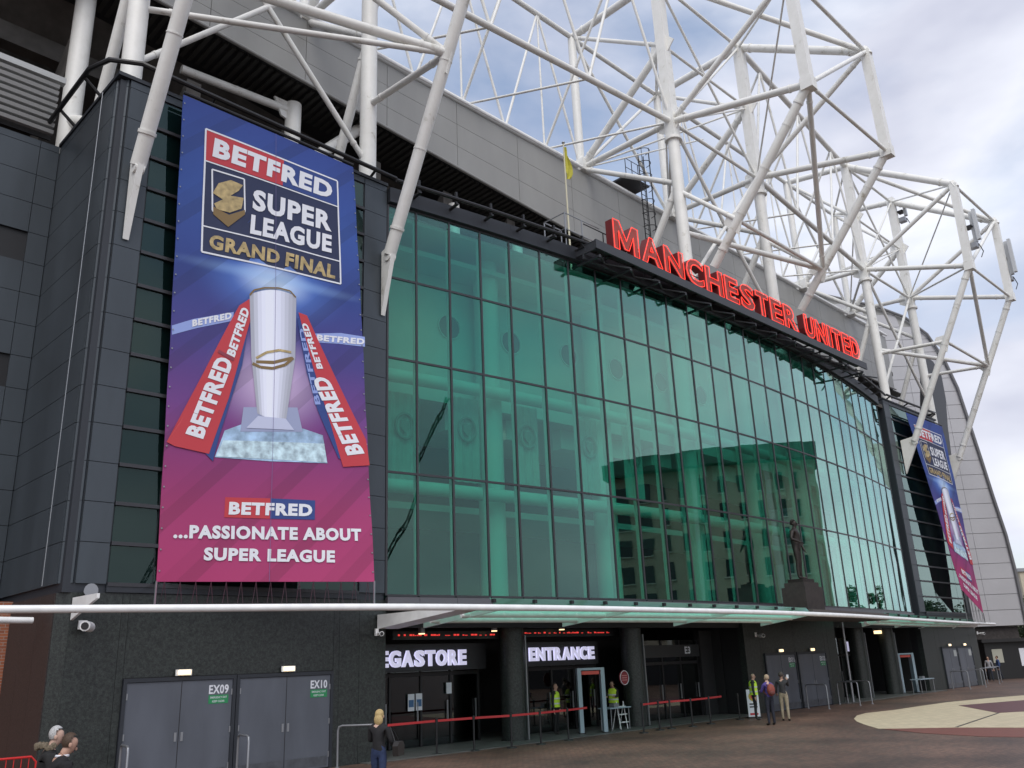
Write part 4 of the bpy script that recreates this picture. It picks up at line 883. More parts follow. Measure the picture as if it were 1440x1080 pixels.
def banner(label, TL, TR, BR, BL, lace):
    TL, TR, BR, BL = map(Vector, (TL, TR, BR, BL)); B = thing('printed_banner', label, 'banner', (TL+BR)/2, 'tall printed banners on the towers')
    nrm = (TR-TL).cross(TL-BL).normalized()
    if nrm.y > 0: nrm = -nrm
    def sag(x, y): return nrm*(.10*math.sin(math.pi*x)*math.sin(math.pi*y)+.03*math.sin(11*x+4*y)*math.sin(math.pi*y)*(.4+.6*abs(x-.5)*2)+.012*math.sin(31*y+5*x)*(abs(x-.5)*2)**2)
    def S(x, y, k=0): return BL.lerp(BR, x).lerp(TL.lerp(TR, x), y)+sag(x, y)+nrm*(.006*k)
    NX, NY = 24, 60; mb = MB()
    vs = [S(i/NX, j/NY) for j in range(NY+1) for i in range(NX+1)]
    ix = lambda i, j: j*(NX+1)+i
    mb.add(vs, [(ix(i,j), ix(i+1,j), ix(i+1,j+1), ix(i,j+1)) for j in range(NY) for i in range(NX)])
    mb.add([v-nrm*.02 for v in vs], [(ix(i,j+1), ix(i+1,j+1), ix(i+1,j), ix(i,j)) for j in range(NY) for i in range(NX)])
    o = mb.build('fabric', BMAT, B, True); uvl = o.data.uv_layers.new(name='UVMap')
    nv = (NX+1)*(NY+1)
    for l in o.data.loops:
        k = l.vertex_index % nv; uvl.data[l.index].uv = ((k % (NX+1))/NX, (k//(NX+1))/NY)
    def sub(pts, n):
        r_ = []
        for a, b in zip(pts, pts[1:]+pts[:1]):
            for k in range(n): r_.append((a[0]+(b[0]-a[0])*k/n, a[1]+(b[1]-a[1])*k/n))
        return r_
    def flat(name, tris, material, k):          # list of 2-D polygons in 0..1
        m_ = MB()
        for poly in tris:
            P = [S(x, y, k) for x, y in poly]
            m_.add(P, [tuple(range(len(P)))])
        for i, f in enumerate(m_.f):
            a, b, c = [Vector(m_.v[j]) for j in f[:3]]
            if (b-a).cross(c-b).dot(nrm) < 0: m_.f[i] = f[::-1]
        return m_.build(name, material, B)
    def poly(name, pts, material, k=1):           # photo pixels -> fan with fine grid so it follows the cloth
        q = [BH(*p) for p in pts]; c = (sum(a for a, _ in q)/len(q), sum(b for _, b in q)/len(q)); tr = []
        for a, b in zip(q, q[1:]+q[:1]):
            N = 4
            for i in range(N):
                for j in range(N):
                    f = lambda i_, j_: (c[0]+((a[0]+(b[0]-a[0])*j_/N)-c[0])*i_/N, c[1]+((a[1]+(b[1]-a[1])*j_/N)-c[1])*i_/N)
                    if i == 0: tr.append([f(0,0), f(1,j), f(1,j+1)]) if True else None
                    else: tr.append([f(i,j), f(i+1,j), f(i+1,j+1), f(i,j+1)])
        return flat(name, tr, material, k)
    def line(name, pts, wd, material, k=3, closed=False):
        q = [BH(*p) for p in pts]; tr = []; asp = 13.5/5.76
        for a, b in zip(q, q[1:]+(q[:1] if closed else [])):
            dx, dy = b[0]-a[0], (b[1]-a[1])*asp; l = math.hypot(dx, dy); nx, ny = -dy/l*wd, dx/l*wd/asp; N = 8
            for i in range(N):
                p = (a[0]+(b[0]-a[0])*i/N, a[1]+(b[1]-a[1])*i/N); r_ = (a[0]+(b[0]-a[0])*(i+1)/N, a[1]+(b[1]-a[1])*(i+1)/N)
                tr.append([(p[0]-nx,p[1]-ny), (r_[0]-nx,r_[1]-ny), (r_[0]+nx,r_[1]+ny), (p[0]+nx,p[1]+ny)])
        return flat(name, tr, material, k)
    def txt(s, pL, pR, pT, material, k=4, bold=.045, name='lettering'):
        a, b, c = BH(*pL), BH(*pR), BH(*pT); vs, fs = text_mesh(s, bold)
        Q = [(a[0]+(b[0]-a[0])*x+(c[0]-a[0])*y, a[1]+(b[1]-a[1])*x+(c[1]-a[1])*y) for x, y in vs]
        return flat(name, [[Q[i] for i in f] for f in fs], material, k)
    # logo block
    poly('logo_ground', [(290,178),(474,254),(479,395),(285,339)], P_N, 1)
    poly('logo_band_red', [(291,179),(400,224.5),(398,258),(290,218)], P_R, 2); poly('logo_band_blue', [(400,224.5),(474,255),(474.5,288),(398,258)], P_B, 2)
    txt('BETFRED', (299,214), (466,279), (303,189), P_W, 4, .07)
    line('logo_outline', [(290,178),(474,254),(479,395),(285,339)], .0045, P_W, 3, True); line('logo_rule', [(289.5,219),(474.5,289)], .0035, P_W, 3); line('logo_rule', [(286.5,304),(477,364)], .0035, P_W, 3)
    txt('SUPER', (355,288), (466,323), (357,259), P_W); txt('LEAGUE', (352,320), (466,352), (354,293), P_W); txt('GRAND', (295,335), (393,364.5), (297,315), P_G); txt('FINAL', (401,367), (471,388), (403,347), P_G)
    line('shield_outline', [(299,231),(344,247),(345,290),(322,306),(300,285)], .004, P_W, 3, True)
    poly('shield_swirl', [(300,262),(308,250),(325,247),(342,255),(336,262),(322,258),(312,262),(326,268),(343,272),(340,286),(324,290),(306,284),(302,276),(318,281),(330,279),(316,273)], P_G, 4)
    poly('shield_base', [(301,280),(322,296),(345,288),(345,294),(322,309),(301,290)], P_D, 4)
    # streamers behind
    poly('streamer', [(242,437),(275,430),(331,425),(330,437),(280,443),(242,450)], P_L, 1); txt('BETFRED', (272,441), (328,434), (272,431), P_W, 3, .05)
    poly('streamer', [(440,462),(480,463),(512,470),(512,484),(478,478),(442,474)], P_L, 1); txt('BETFRED', (446,472), (511,481), (447,463), P_W, 3, .05)
    # cup, foot, ice block
    poly('ice_block', [(320,592),(345,584),(358,588),(420,592),(456,606),(463,646),(385,640),(306,630)], P_I, 2)
    poly('ice_face', [(318,606),(458,618),(462,645),(308,629)], mat('print_ice2', (.45,.60,.72), .5, 0, .5, 5), 3)
    poly('cup_glow', [(346,560),(420,565),(428,600),(342,595)], P_S, 3)
    NS = 12
    for k in range(NS):            # the printed cup, shaded in upright strips
        f0, f1 = k/NS, (k+1)/NS; fm = (f0+f1)/2
        sh = (.45,.62,.80,.90,.93,.93,.90,.84,.74,.62,.52,.45)[k]
        L0 = lambda f: (352+65*f, 404-8.5*math.sin(math.pi*min(1, f*.9+.05))+7*f); L1 = lambda f: (365+40*f, 570+10*f+4*math.sin(math.pi*f)); Lm = lambda f: (355.5+60.5*f, 490+5*f)
        poly('cup_strip', [L0(f0), L0(f1), Lm(f1), L1(f1), L1(f0), Lm(f0)], mat('print_silver_%02d' % int(sh*100), (sh*.86, sh*.9, min(.95, sh*1.08)), .55), 4)
    line('trophy_rim', [(352,404),(358,397.5),(372,395.5),(392,397),(408,402),(416,411)], .004, P_D, 6)
    poly('trophy_foot', [(366,574),(404,580),(416,597),(350,590)], mat('print_foot', (.5,.54,.72), .5), 5)
    line('trophy_ring', [(357,499),(368,505),(385,508),(402,504),(413,495)], .007, P_D, 6); line('trophy_ring', [(362,492),(376,485),(394,483),(410,487)], .006, P_G, 6)
    poly('trophy_badge', [(362,495),(385,497.5),(411,493),(410,497.5),(386,502),(362,499)], P_D, 5)
    # ribbons
    poly('ribbon_shadow', [(352,440),(343,500),(312,600),(303,636),(290,622)], P_B, 4)
    poly('ribbon', [(352,409),(338,417),(322,445),(281,520),(234,604),(246,611),(297,625),(325,545),(345,470),(353,440)], P_R, 5)
    txt('BETFRED', (332,489), (352,425), (320,482), P_W, 7, .06); txt('BETFRED', (288,603), (331,494), (260,593), P_W, 7, .06); line('ribbon_fold', [(309,478),(331,492)], .008, P_M, 7)
    poly('ribbon_blue', [(418,440),(424,440),(452,540),(487,640),(478,640),(448,570),(432,515)], P_B, 4); txt('BETFRED', (452,562), (428,455), (444,562), P_L, 4.5, .03)
    poly('ribbon', [(420,432),(432,437),(447,470),(482,545),(514,615),(519,651),(484,652),(466,590),(440,505)], P_R, 5)
    txt('BETFRED', (512,634), (462,524), (488,636), P_W, 7, .06); txt('BETFRED', (455,512), (432,448), (446,512), P_W, 7, .06)
    # lower lettering
    poly('logo_band_red', [(322,690),(386,694),(386,724),(321,720)], P_R, 2); poly('logo_band_blue', [(386,694),(447,699),(447,727),(386,724)], P_B, 2)
    txt('BETFRED', (327,716), (443,722), (328,696), P_W, 4, .07)
    txt('...PASSIONATE ABOUT', (245,750), (509,759), (246,728), P_W, 4, .06); txt('SUPER LEAGUE', (291,785), (475,790), (292,764), P_W, 4, .06)
    line('seam', [(388,189),(386,818)], .0009, mat('seam_pale', (.16,.13,.3), .6), 8)
    for k in range(26):
        for x in (.008,.992):
            if lace > 8: p = S(x, (k+.5)/26, 2); MB().tube(p, p+nrm*.012, .022, 8).build('eyelet', GREY, B)
    # lacing
    mb = MB(); n = lace
    for k in range(n):
        x = (k+.5)/n; p = S(x, 0); q_ = same_dir(p); mb.tube(p, q_+Vector((.06,-.02,.1)), .009, 5)
        mb.tube(p, q_+Vector((-.06,.02,.1)), .009, 5)
    l_ = mb.build('lacing', BLACK, B); l_['kind'] = 'stuff'
    for x in (0, 1): p = S(x, 0); e = same_dir(p); MB().tube(p, e, .025, 6).build('ratchet_strap', GREY, B)
    MB().path([S(k/12, 1, -3)+Vector((0,0,.09)) for k in range(13)], .05, 8).build('top_bar', BLACK, B)
    return B
tl = on_v(258,133,21.2); tr = on_v(497,235,21.2); bl = on_g(220,818,4.70); br = on_g(527,818,4.70)
banner('tall blue and magenta Super League banner on the near tower', tl, tr, br, bl, 15)
vr = 21.75
banner('narrow looking far copy of the blue and magenta banner on the right tower', on_v(1274,580,vr), on_v(1325,600,vr), on_v(1383,862,vr-.45), on_v(1352,829,vr-.35), 6)
# ------------------------------------------------------------------ people
def person(name, label, loc, yaw, skin=(.45,.28,.2), top=(.02,.02,.025), legs=(.02,.03,.06), hair=(.05,.03,.02), H=1.75, arms=None, lean=0, nod=0, stride=.0, hairstyle='short', vest=None, shoes=(.015,.013,.012), material=None, coat=False, kind=None):
    """yaw: direction faced, angle from +X; joints laid out facing +X, left = +Y"""
    k = H/1.75; arms = arms or {}
    J = {}; E_ = []; Rr = {}; BN = {}
    def j(n, p, r, par=None, reg='top'):
        J[n] = Vector(p); Rr[n] = r; BN[n] = reg
        if par: E_.append((par, n))
    ln = math.tan(lean)
    def up(z): return ln*(z-.93)
    j('pelvis', (0,0,.95), (.155,.125), None, 'legs' if not coat else 'top')
    j('waist', (up(1.1),0,1.1), (.15,.115), 'pelvis'); j('chest', (up(1.29),0,1.29), (.175,.125), 'waist'); j('upper', (up(1.41),0,1.41), (.15,.105), 'chest')
    j('neck', (up(1.49)+.01,0,1.49), (.06,.06), 'upper', 'skin')
    nx = up(1.49)+.01; cn, sn = math.cos(nod), math.sin(nod)
    hd = lambda x, z: (nx+x*cn+(z)*sn, 0, 1.49+z*cn-x*sn)
    j('jaw', hd(.03,.07), (.062,.07), 'neck', 'skin'); j('face', hd(.025,.13), (.076,.088), 'jaw', 'skin'); j('skull', hd(.005,.19), (.074,.088), 'face', 'skin'); j('crown', hd(0,.235), (.045,.05), 'skull', 'skin')
    for s_, sd_ in (('l',1),('r',-1)):
        sh = Vector((up(1.42), sd_*.175, 1.405)); j('sh'+s_, sh, (.07,.07), 'upper')
        el, wr = arms.get(s_, ((.0,.07,-.29),(.04,.02,-.26)))
        e = sh+Vector((el[0], sd_*el[1], el[2])); w_ = e+Vector((wr[0], sd_*wr[1], wr[2]))
        j('el'+s_, e, (.052,.052), 'sh'+s_); j('fo'+s_, e.lerp(w_, .5), (.046,.046), 'el'+s_); j('wr'+s_, w_, (.034,.034), 'fo'+s_, 'top')
        d = (w_-e).normalized(); pm = w_+d*.075; j('pm'+s_, pm, (.040,.022), 'wr'+s_, 'skin')
        side = d.cross(Vector((1,0,0)) if abs(d.x) < .8 else Vector((0,0,1))).normalized(); cur = (Vector((0,0,-1)) if abs(d.z) < .7 else Vector((1,0,0)))
        for f in range(4):
            o = side*((f-1.5)*.02); ln_ = (.045,.052,.05,.04)[f]
            j('f%d%sa' % (f, s_), pm+d*.04+o, (.010,.010), 'pm'+s_, 'skin'); j('f%d%sb' % (f, s_), pm+d*(.04+ln_*.8)+o+cur*ln_*.5, (.008,.008), 'f%d%sa' % (f, s_), 'skin')
        j('t%sa' % s_, pm+side*.045+d*.005, (.011,.011), 'pm'+s_, 'skin'); j('t%sb' % s_, pm+side*.058+d*.04+cur*.015, (.009,.009), 't%sa' % s_, 'skin')
        st = stride*sd_; hp = Vector((0, sd_*.09, .90)); j('hp'+s_, hp, (.098,.1), 'pelvis', 'legs')
        kn = Vector((st*.5+.02, sd_*.10, .50)); an = Vector((st-.0, sd_*.11, .085))
        j('th'+s_, hp.lerp(kn, .5), (.085,.088), 'hp'+s_, 'legs'); j('kn'+s_, kn, (.062,.064), 'th'+s_, 'legs'); j('ca'+s_, kn.lerp(an, .4)-Vector((.015,0,0)), (.06,.06), 'kn'+s_, 'legs'); j('an'+s_, an, (.046,.046), 'ca'+s_, 'legs')
        j('hl'+s_, an+Vector((.02,0,-.04)), (.042,.04), 'an'+s_, 'shoe'); j('to'+s_, an+Vector((.16,sd_*.02,-.052)), (.042,.03), 'hl'+s_, 'shoe')
    names = list(J); ixn = {n: i for i, n in enumerate(names)}
    rot = Matrix.Rotation(yaw, 3, 'Z')
    me = bpy.data.meshes.new('skel'); me.from_pydata([J[n]*k for n in names], [(ixn[a], ixn[b]) for a, b in E_], [])
    o = bpy.data.objects.new('skel', me); COL.objects.link(o); md = o.modifiers.new('s', 'SKIN'); ss = o.modifiers.new('u', 'SUBSURF'); ss.levels = 1; ss.render_levels = 1
    sv = me.skin_vertices[0].data
    for i, n in enumerate(names): sv[i].radius = (Rr[n][0]*k, Rr[n][1]*k); sv[i].use_root = (n == 'pelvis')
    md.use_smooth_shade = True
    bpy.context.view_layer.update(); dg = bpy.context.evaluated_depsgraph_get(); bm_ = bpy.data.meshes.new_from_object(o.evaluated_get(dg))
    bpy.data.objects.remove(o); bpy.data.meshes.remove(me)
    T = thing(name, label, 'person' if kind is None else kind, loc)
    regs = ['skin','top','legs','shoe']
    ms = [material]*4 if material else [mat('skin_%.2f' % skin[0], skin, .55), mat('cloth_%.3f%.3f%.3f' % top, top, .85, 0, .2, 14), mat('cloth_%.3f%.3f%.3f' % legs, legs, .85, 0, .2, 14), mat('shoe_%.3f' % shoes[0], shoes, .5)]
    bm_.materials.clear()
    for x in ms: bm_.materials.append(x)
    segs = [(J[a]*k, J[b]*k, BN[b] if BN[a] == BN[b] or BN[b] != 'skin' else ('skin')) for a, b in E_]
    for p in bm_.polygons:
        c = p.center; bd, br_ = 9, 'top'
        for a, b, rg in segs:
            ab = b-a; t = max(0, min(1, (c-a).dot(ab)/max(1e-9, ab.length_squared))); dd = (c-a-ab*t).length
            if dd < bd: bd, br_ = dd, rg
        if coat and br_ == 'legs' and c.z > .72*k: br_ = 'top'
        p.material_index = regs.index(br_); p.use_smooth = True
    fl_ = min(v.co.z for v in bm_.vertices)
    for v in bm_.vertices: v.co = rot @ (v.co-Vector((0,0,fl_)))
    body = bpy.data.objects.new('body', bm_); COL.objects.link(body); body.parent = T
    def W_(p): return rot @ (Vector(p)*k-Vector((0,0,fl_)))
    def part(nm, mb, M, smooth=True):
        mb.v = [tuple(W_(p)) for p in mb.v]; b = mb.build(nm, M, None, smooth); b.parent = T; return b
    hm = material or mat('hair_%.3f%.3f' % (hair[0], hair[1]), hair, .7, 0, .3, 60)
    c = Vector(hd(-.012,.165))
    if hairstyle != 'bald':
        hb = MB(); hb.ball(c, .094, .096, .108, 20, 14)
        # cut the face side away
        keep = []
        for f in hb.f:
            fc = sum((Vector(hb.v[i]) for i in f), Vector())/len(f)-c
            if (fc.x < .012 and (fc.z > -.075 or hairstyle == 'long')) or fc.z > .052+.35*max(0, fc.x): keep.append(f)
        hb.f = keep; hb.m = [0]*len(keep)
        if hairstyle == 'long': hb.ball(c+Vector((-.05,0,-.10)), .065, .10, .12, 12, 8)
        part('hair', hb, hm)
    fm = material or ms[0]
    part('nose', MB().ball(hd(.108,.12), .017, .013, .022, 8, 6), fm)
    for sd_ in (1,-1):
        p = Vector(hd(.092,.150)); p.y += sd_*.032; part('eye', MB().ball(p, .010, .013, .008, 8, 6), material or mat('eye_dark', (.03,.02,.02), .3))
        p = Vector(hd(.005,.125)); p.y += sd_*.09; part('ear', MB().ball(p, .022, .010, .032, 8, 6), fm)
    p = Vector(hd(.098,.075)); part('mouth', MB().ball(p, .008, .024, .006, 8, 5), material or mat('lips', (.25,.09,.08), .5))
    if vest:
        vb = MB(); ring = []
        for z, rx, ry in ((.93,.20,.165),(1.1,.195,.155),(1.28,.215,.165),(1.40,.19,.145),(1.46,.12,.10)):
            ring.append([Vector((up(z)+ry*math.cos(t_), rx*math.sin(t_), z)) for t_ in [2*math.pi*i/18 for i in range(18)]])
        for a in range(4): vb.add(ring[a]+ring[a+1], [(i, (i+1)%18, 18+(i+1)%18, 18+i) for i in range(18)], 0)
        for z, rx, ry in ((1.03,.203,.163),(1.2,.213,.168)):
            r1 = [Vector((up(z)+ry*math.cos(t_), rx*math.sin(t_), z)) for t_ in [2*math.pi*i/18 for i in range(18)]]; r2 = [p+Vector((0,0,.05)) for p in r1]
            vb.add(r1+r2, [(i, (i+1)%18, 18+(i+1)%18, 18+i) for i in range(18)], 1)
        vb.v = [tuple(W_(p)) for p in vb.v]; b = vb.build('hi_vis_vest', [mat('hivis', (.55,.8,.05), .7, emit=(.5,.8,.05), es=.0), mat('reflective', (.6,.62,.62), .3)], None, True); b.parent = T
    return T, part, J, up
PH = math.radians
LK = PH(45)   # the camera looks along +45 degrees
# two men at the lower left
p = on_g(70,1150); t_, part, J, up = person('person', 'grey haired man in a black coat with a fur hood, far left', (*on_g(74,1021,1.83).xy,0), PH(-20), skin=(.5,.33,.26), hair=(.42,.42,.42), top=(.012,.012,.013), legs=(.012,.012,.014), H=1.83, nod=.35, coat=True, arms={'l':((.06,.05,-.28),(.2,.0,-.1)),'r':((.05,.06,-.28),(.2,-.05,-.1))})
hb = MB()
for i in range(40):
    a = PH(60)+PH(240)*i/39; hb.ball((-.02+.15*math.cos(a), .16*math.sin(a), 1.49+random.uniform(-.02,.03)), .035, .035, .035, 6, 4)
part('fur_hood', hb, mat('fur', (.16,.13,.09), .9, 0, .4, 40))
t_, part, J, up = person('person', 'man in a black suit and white collar looking down at his phone', (*on_g(90,1030,1.80).xy,0), PH(-8), skin=(.45,.27,.2), hair=(.06,.035,.02), top=(.009,.009,.011), legs=(.009,.009,.011), H=1.80, nod=.5, coat=True, arms={'l':((.08,.06,-.27),(.24,-.08,.05)),'r':((.10,.06,-.26),(.25,-.06,.05))})
part('collar', MB().path([Vector((.01+.07*math.cos(a), .07*math.sin(a), 1.475)) for a in [2*math.pi*i/16 for i in range(17)]], .016, 6), WTXT)
part('phone', MB().box(.37, .385, -.04, .04, 1.13, 1.27), BLACK, False)
# blonde woman with a bag
wp = on_g(533,998,1.68); t_, part, J, up = person('person', 'blonde woman in a black jacket carrying a dark handbag', (wp.x,wp.y,0), PH(30), skin=(.5,.33,.25), hair=(.42,.31,.14), top=(.012,.012,.014), legs=(.02,.035,.09), H=1.68, hairstyle='long', nod=.15, stride=.1, arms={'l':((.06,.05,-.26),(.2,-.06,.08)),'r':((.02,.09,-.27),(.16,.0,-.1))})
bgm = MB(); bgm.prism([(-.05,-.33,.86),(.25,-.33,.86),(.28,-.33,1.05),(.2,-.33,1.13),(0,-.33,1.13),(-.08,-.33,1.05)], (0,-.12,0)); part('handbag', bgm, mat('bag_leather', (.02,.018,.017), .35), False)
part('bag_strap', MB().path([(0,-.36,1.12),(.03,-.24,1.40),(.1,-.30,1.3),(.2,-.36,1.12)], .012, 6), BLACK)
# stewards
sp_ = on_g(874,1026); person('person', 'steward in a yellow vest standing behind the small step ladder', (sp_.x+.5,sp_.y+.7,0), PH(-160), top=(.02,.02,.02), legs=(.012,.012,.014), H=1.72, vest=True, nod=.3, hair=(.02,.015,.012), arms={'l':((.1,.03,-.25),(.2,-.05,.02)),'r':((.1,.03,-.25),(.22,-.05,.0))})
person('person', 'steward in a yellow vest half hidden by the near detector arch', (24.55,23.0,0), PH(-70), top=(.02,.02,.02), legs=(.012,.012,.014), H=1.75, vest=True, hair=(.03,.02,.015))
# group of three
g1 = on_g(1070,1013); person('person', 'bald steward in a yellow vest beside the man with the backpack', (g1.x+.2,g1.y+.3,0), PH(-60), top=(.02,.02,.022), legs=(.012,.012,.014), H=1.76, vest=True, hairstyle='bald', nod=.1)
g2 = on_g(1086,1020); t_, part, J, up = person('person', 'man in a purple patterned shirt wearing a red backpack', (g2.x,g2.y,0), PH(62), skin=(.5,.33,.26), hair=(.35,.26,.18), top=(.07,.05,.22), legs=(.015,.018,.03), H=1.74, arms={'l':((.1,.05,-.25),(.2,-.08,.02)),'r':((.05,.06,-.27),(.15,-.03,-.12))})
bk = MB(); bk.ball((-.2,0,1.22), .12, .16, .22, 12, 8); part('backpack', bk, mat('pack_red', (.22,.05,.035), .7, 0, .2, 20)); part('pack_pocket', MB().ball((-.28,0,1.12), .06, .11, .09, 10, 6), mat('pack_dark', (.12,.03,.025), .7))
for sd_ in (1,-1): part('pack_strap', MB().path([(-.12,sd_*.1,1.38),(0,sd_*.12,1.47),(.13,sd_*.11,1.36),(.12,sd_*.12,1.15),(-.1,sd_*.14,1.06)], .02, 6), mat('pack_dark', (.12,.03,.025)))
g3 = on_g(1106,1014); t_, part, J, up = person('person', 'man in a dark jacket and khaki trousers raising a phone', (g3.x,g3.y,0), PH(25), skin=(.42,.26,.2), hair=(.05,.04,.035), top=(.03,.03,.033), legs=(.28,.24,.17), H=1.78, arms={'r':((.2,.03,-.16),(.15,-.03,.2)),'l':((.05,.08,-.27),(.14,.0,-.14))}, stride=.05)
part('phone', MB().box(.40, .412, -.25, -.17, 1.50, 1.64), WTXT, False)
for px, py, lab, c in ((1395,958,'distant visitor in pale jacket by the dark kiosk',(.3,.3,.32)),(1408,956,'distant visitor in a blue jacket right of the dark kiosk',(.03,.06,.16))):
    p = on_g(px, py); person('person', lab, (p.x,p.y,0), PH(200 if px < 1400 else 120), top=c, legs=(.02,.025,.04), H=1.72, stride=.2)
# ------------------------------------------------------------------ statue
st_ = Vector((36.3,19.0,0))
sp = thing('statue_plinth', 'dark brown stone plinth above the canopy', 'plinth', (st_.x,st_.y,4.15))
PLM = mat('plinth_stone', (.032,.026,.024), .55, 0, .25, 5)
MB().box(st_.x-.78, st_.x+.78, st_.y-.55, st_.y+.55, 4.14, 5.15).build('block', PLM, sp); MB().box(st_.x-.66, st_.x+.66, st_.y-.46, st_.y+.46, 5.15, 5.35).build('upper_step', PLM, sp); MB().box(st_.x-.5, st_.x+.5, st_.y-.36, st_.y+.36, 5.35, 5.5).build('bronze_base', STA, sp)
person('statue', 'bronze statue of a suited man on a plinth in front of the glass', (st_.x,st_.y,5.5), PH(-80), H=2.62, material=STA, coat=True, kind='statue', arms={'r':((-.02,.12,-.25),(.16,-.1,-.08)),'l':((.02,.09,-.27),(.1,-.02,-.22))})
# ------------------------------------------------------------------ queue posts and belts
BELT = mat('belt_red', (.5,.03,.035), .6)
pp = [(17.84,21.6),(19.1,21.35),(20.25,20.9),(21.5,20.85),(22.97,21.0),(26.1,20.3),(27.3,20.5),(28.0,20.5),(29.05,20.3),(30.4,20.4),(32.7,20.55)]
nm = ['leftmost post of the red belt barrier, near the blonde woman','second belt post from the granite pier','belt post in front of the first granite column','belt post just right of the first granite column','belt post left of the near detector arch','belt post right of the step ladder','belt post in front of the second granite column','belt post just right of the second granite column','belt post in front of the door marked E3','belt post left of the long dark gap before the sign board','last belt post, beside the white sign board']
for i, ((x, y), lab) in enumerate(zip(pp, nm)):
    Q = thing('barrier_post', lab, 'barrier post', (x,y,0), 'belt barrier posts')
    MB().tube((x,y,.0), (x,y,.03), .17, 18, .15).build('base', BLACK, Q, True); MB().tube((x,y,.03), (x,y,.98), .032, 10).build('post', BLACK, Q, True); MB().tube((x,y,.88), (x,y,1.0), .045, 10).build('belt_head', BLACK, Q, True)
    nxt = pp[i+1] if i+1 < len(pp) and i not in (4, 9) else None
    if i == 0:
        MB().prism([(x-.05,y,.90),(x-.05,y,.965),(16.05,21.6,.965),(16.05,21.6,.90)], (0,.006,0)).build('belt', BELT, Q)
    if nxt: MB().prism([(x+.05,y,.90),(x+.05,y,.965),(nxt[0]-.05,nxt[1],.965),(nxt[0]-.05,nxt[1],.90)], (0,.006,0)).build('belt', BELT, Q)
    if i in (4, 9): MB().prism([(x+.05,y,.90),(x+.05,y,.965),(x+1.3,y+.25,.965),(x+1.3,y+.25,.90)], (0,.006,0)).build('belt', BELT, Q)
# ------------------------------------------------------------------ metal detector arches
DET = mat('detector_blue_grey', (.30,.38,.44), .45)
def arch(label, u, v, wd, yaw):
    D = thing('detector_arch', label, 'detector', (u,v,0), 'walk-through metal detectors')
    c, s_ = math.cos(yaw), math.sin(yaw)
    A = lambda x, y, z: Vector((u+x*c-y*s_, v+x*s_+y*c, z))
    for sd_ in (-1,1): 
        x = sd_*wd/2; MB().obox(A(x-.07,-.2,.05), A(.14,0,0)-A(0,0,0), A(0,.4,0)-A(0,0,0), (0,0,2.1)).build('side_panel', DET, D)
        MB().obox(A(x-.1,-.32,0), A(.2,0,0)-A(0,0,0), A(0,.64,0)-A(0,0,0), (0,0,.05)).build('foot', BLACK, D)
    MB().obox(A(-wd/2-.07,-.2,2.15), A(wd+.14,0,0)-A(0,0,0), A(0,.4,0)-A(0,0,0), (0,0,.08)).build('top_cap', DET, D)
    MB().obox(A(-wd/2+.12,-.16,2.0), A(wd-.24,0,0)-A(0,0,0), A(0,.32,0)-A(0,0,0), (0,0,.12)).build('display', mat('display_red', (.3,.04,.03), .4, emit=(1,.12,.08), es=.06), D)
    return D
arch('blue grey metal detector arch with a red display near the ENTRANCE letters', 25.4, 22.0, .85, PH(-40)); arch('blue grey metal detector arch by the far entrance columns', 54.4, 22.6, .85, PH(-40))
def table(label, u, v, w_, d_):
    T = thing('folding_table', label, 'table', (u,v,0), 'bag search tables')
    MB().box(u-w_/2, u+w_/2, v-d_/2, v+d_/2, .76, .80).build('table_top', DET, T)
    for x in (-1,1):
        for y in (-1,1): MB().tube((u+x*(w_/2-.08),v+y*(d_/2-.06),0), (u+x*(w_/2-.08),v+y*(d_/2-.06),.76), .018, 8).build('leg', GREY, T)
    MB().box(u-.15, u+.15, v-.1, v+.12, .8, .93).build('tray', GREY, T)
table('grey bag search table right of the near detector arch', 26.9, 22.2, 1.2, .6); table('grey bag search table in front of the far detector arch', 54.0, 21.6, 2.0, .6)
# step ladder
u, v = sp_.x, sp_.y; T = thing('step_ladder', 'small white step ladder in front of the steward', 'ladder', (u,v,0))
for x in (-.2,.2):
    MB().tube((u+x,v-.15,0), (u+x,v,.98), .018, 8).build('stile', WHITE, T); MB().tube((u+x,v+.25,0), (u+x,v,.9), .014, 8).build('rear_leg', WHITE, T)
for k in range(3): MB().box(u-.2, u+.2, v-.15+k*.045-.06, v-.11+k*.045+.03, .25+k*.27, .28+k*.27).build('tread', WHITE, T)
# sign board
u, v = 33.75, 20.5; T = thing('sign_board', 'white upright sign board with a round yellow badge and red arrow', 'sign board', (u,v,0))
nn = Vector((-R2,-R2,0)); tt = Vector((R2,-R2,0)); bo = Vector((u,v,0)); zz_ = Vector((0,0,1))
MB().obox(bo-tt*.24+zz_*.05, tt*.48, -nn*.03, zz_*1.05).build('board', WTXT, T)
def disc(r, k, z): return [bo+nn*k+zz_*z+(tt*math.cos(a)+zz_*math.sin(a))*r for a in [2*math.pi*i/20 for i in range(20)]]
MB().prism(disc(.17,.004,.82), nn*.008).build('badge', mat('badge_gold', (.5,.36,.05), .5), T); MB().prism(disc(.09,.015,.82), nn*.008).build('badge_centre', P_R, T)
MB().prism([bo+nn*.004+tt*x+zz_*z for x, z in ((-.17,.19),(.04,.19),(.04,.25),(.18,.15),(.04,.05),(.04,.11),(-.17,.11))], nn*.008).build('arrow', P_R, T)
for z0 in (.40,.51): MB().prism([bo+nn*.004+tt*x+zz_*(z0+y) for x, y in ((-.16,0),(.16,0),(.16,.05),(-.16,.05))], nn*.008).build('text_line', BLACK, T)
MB().obox(bo-tt*.28-nn*.2, tt*.56, nn*.36, zz_*.05).build('foot', BLACK, T)
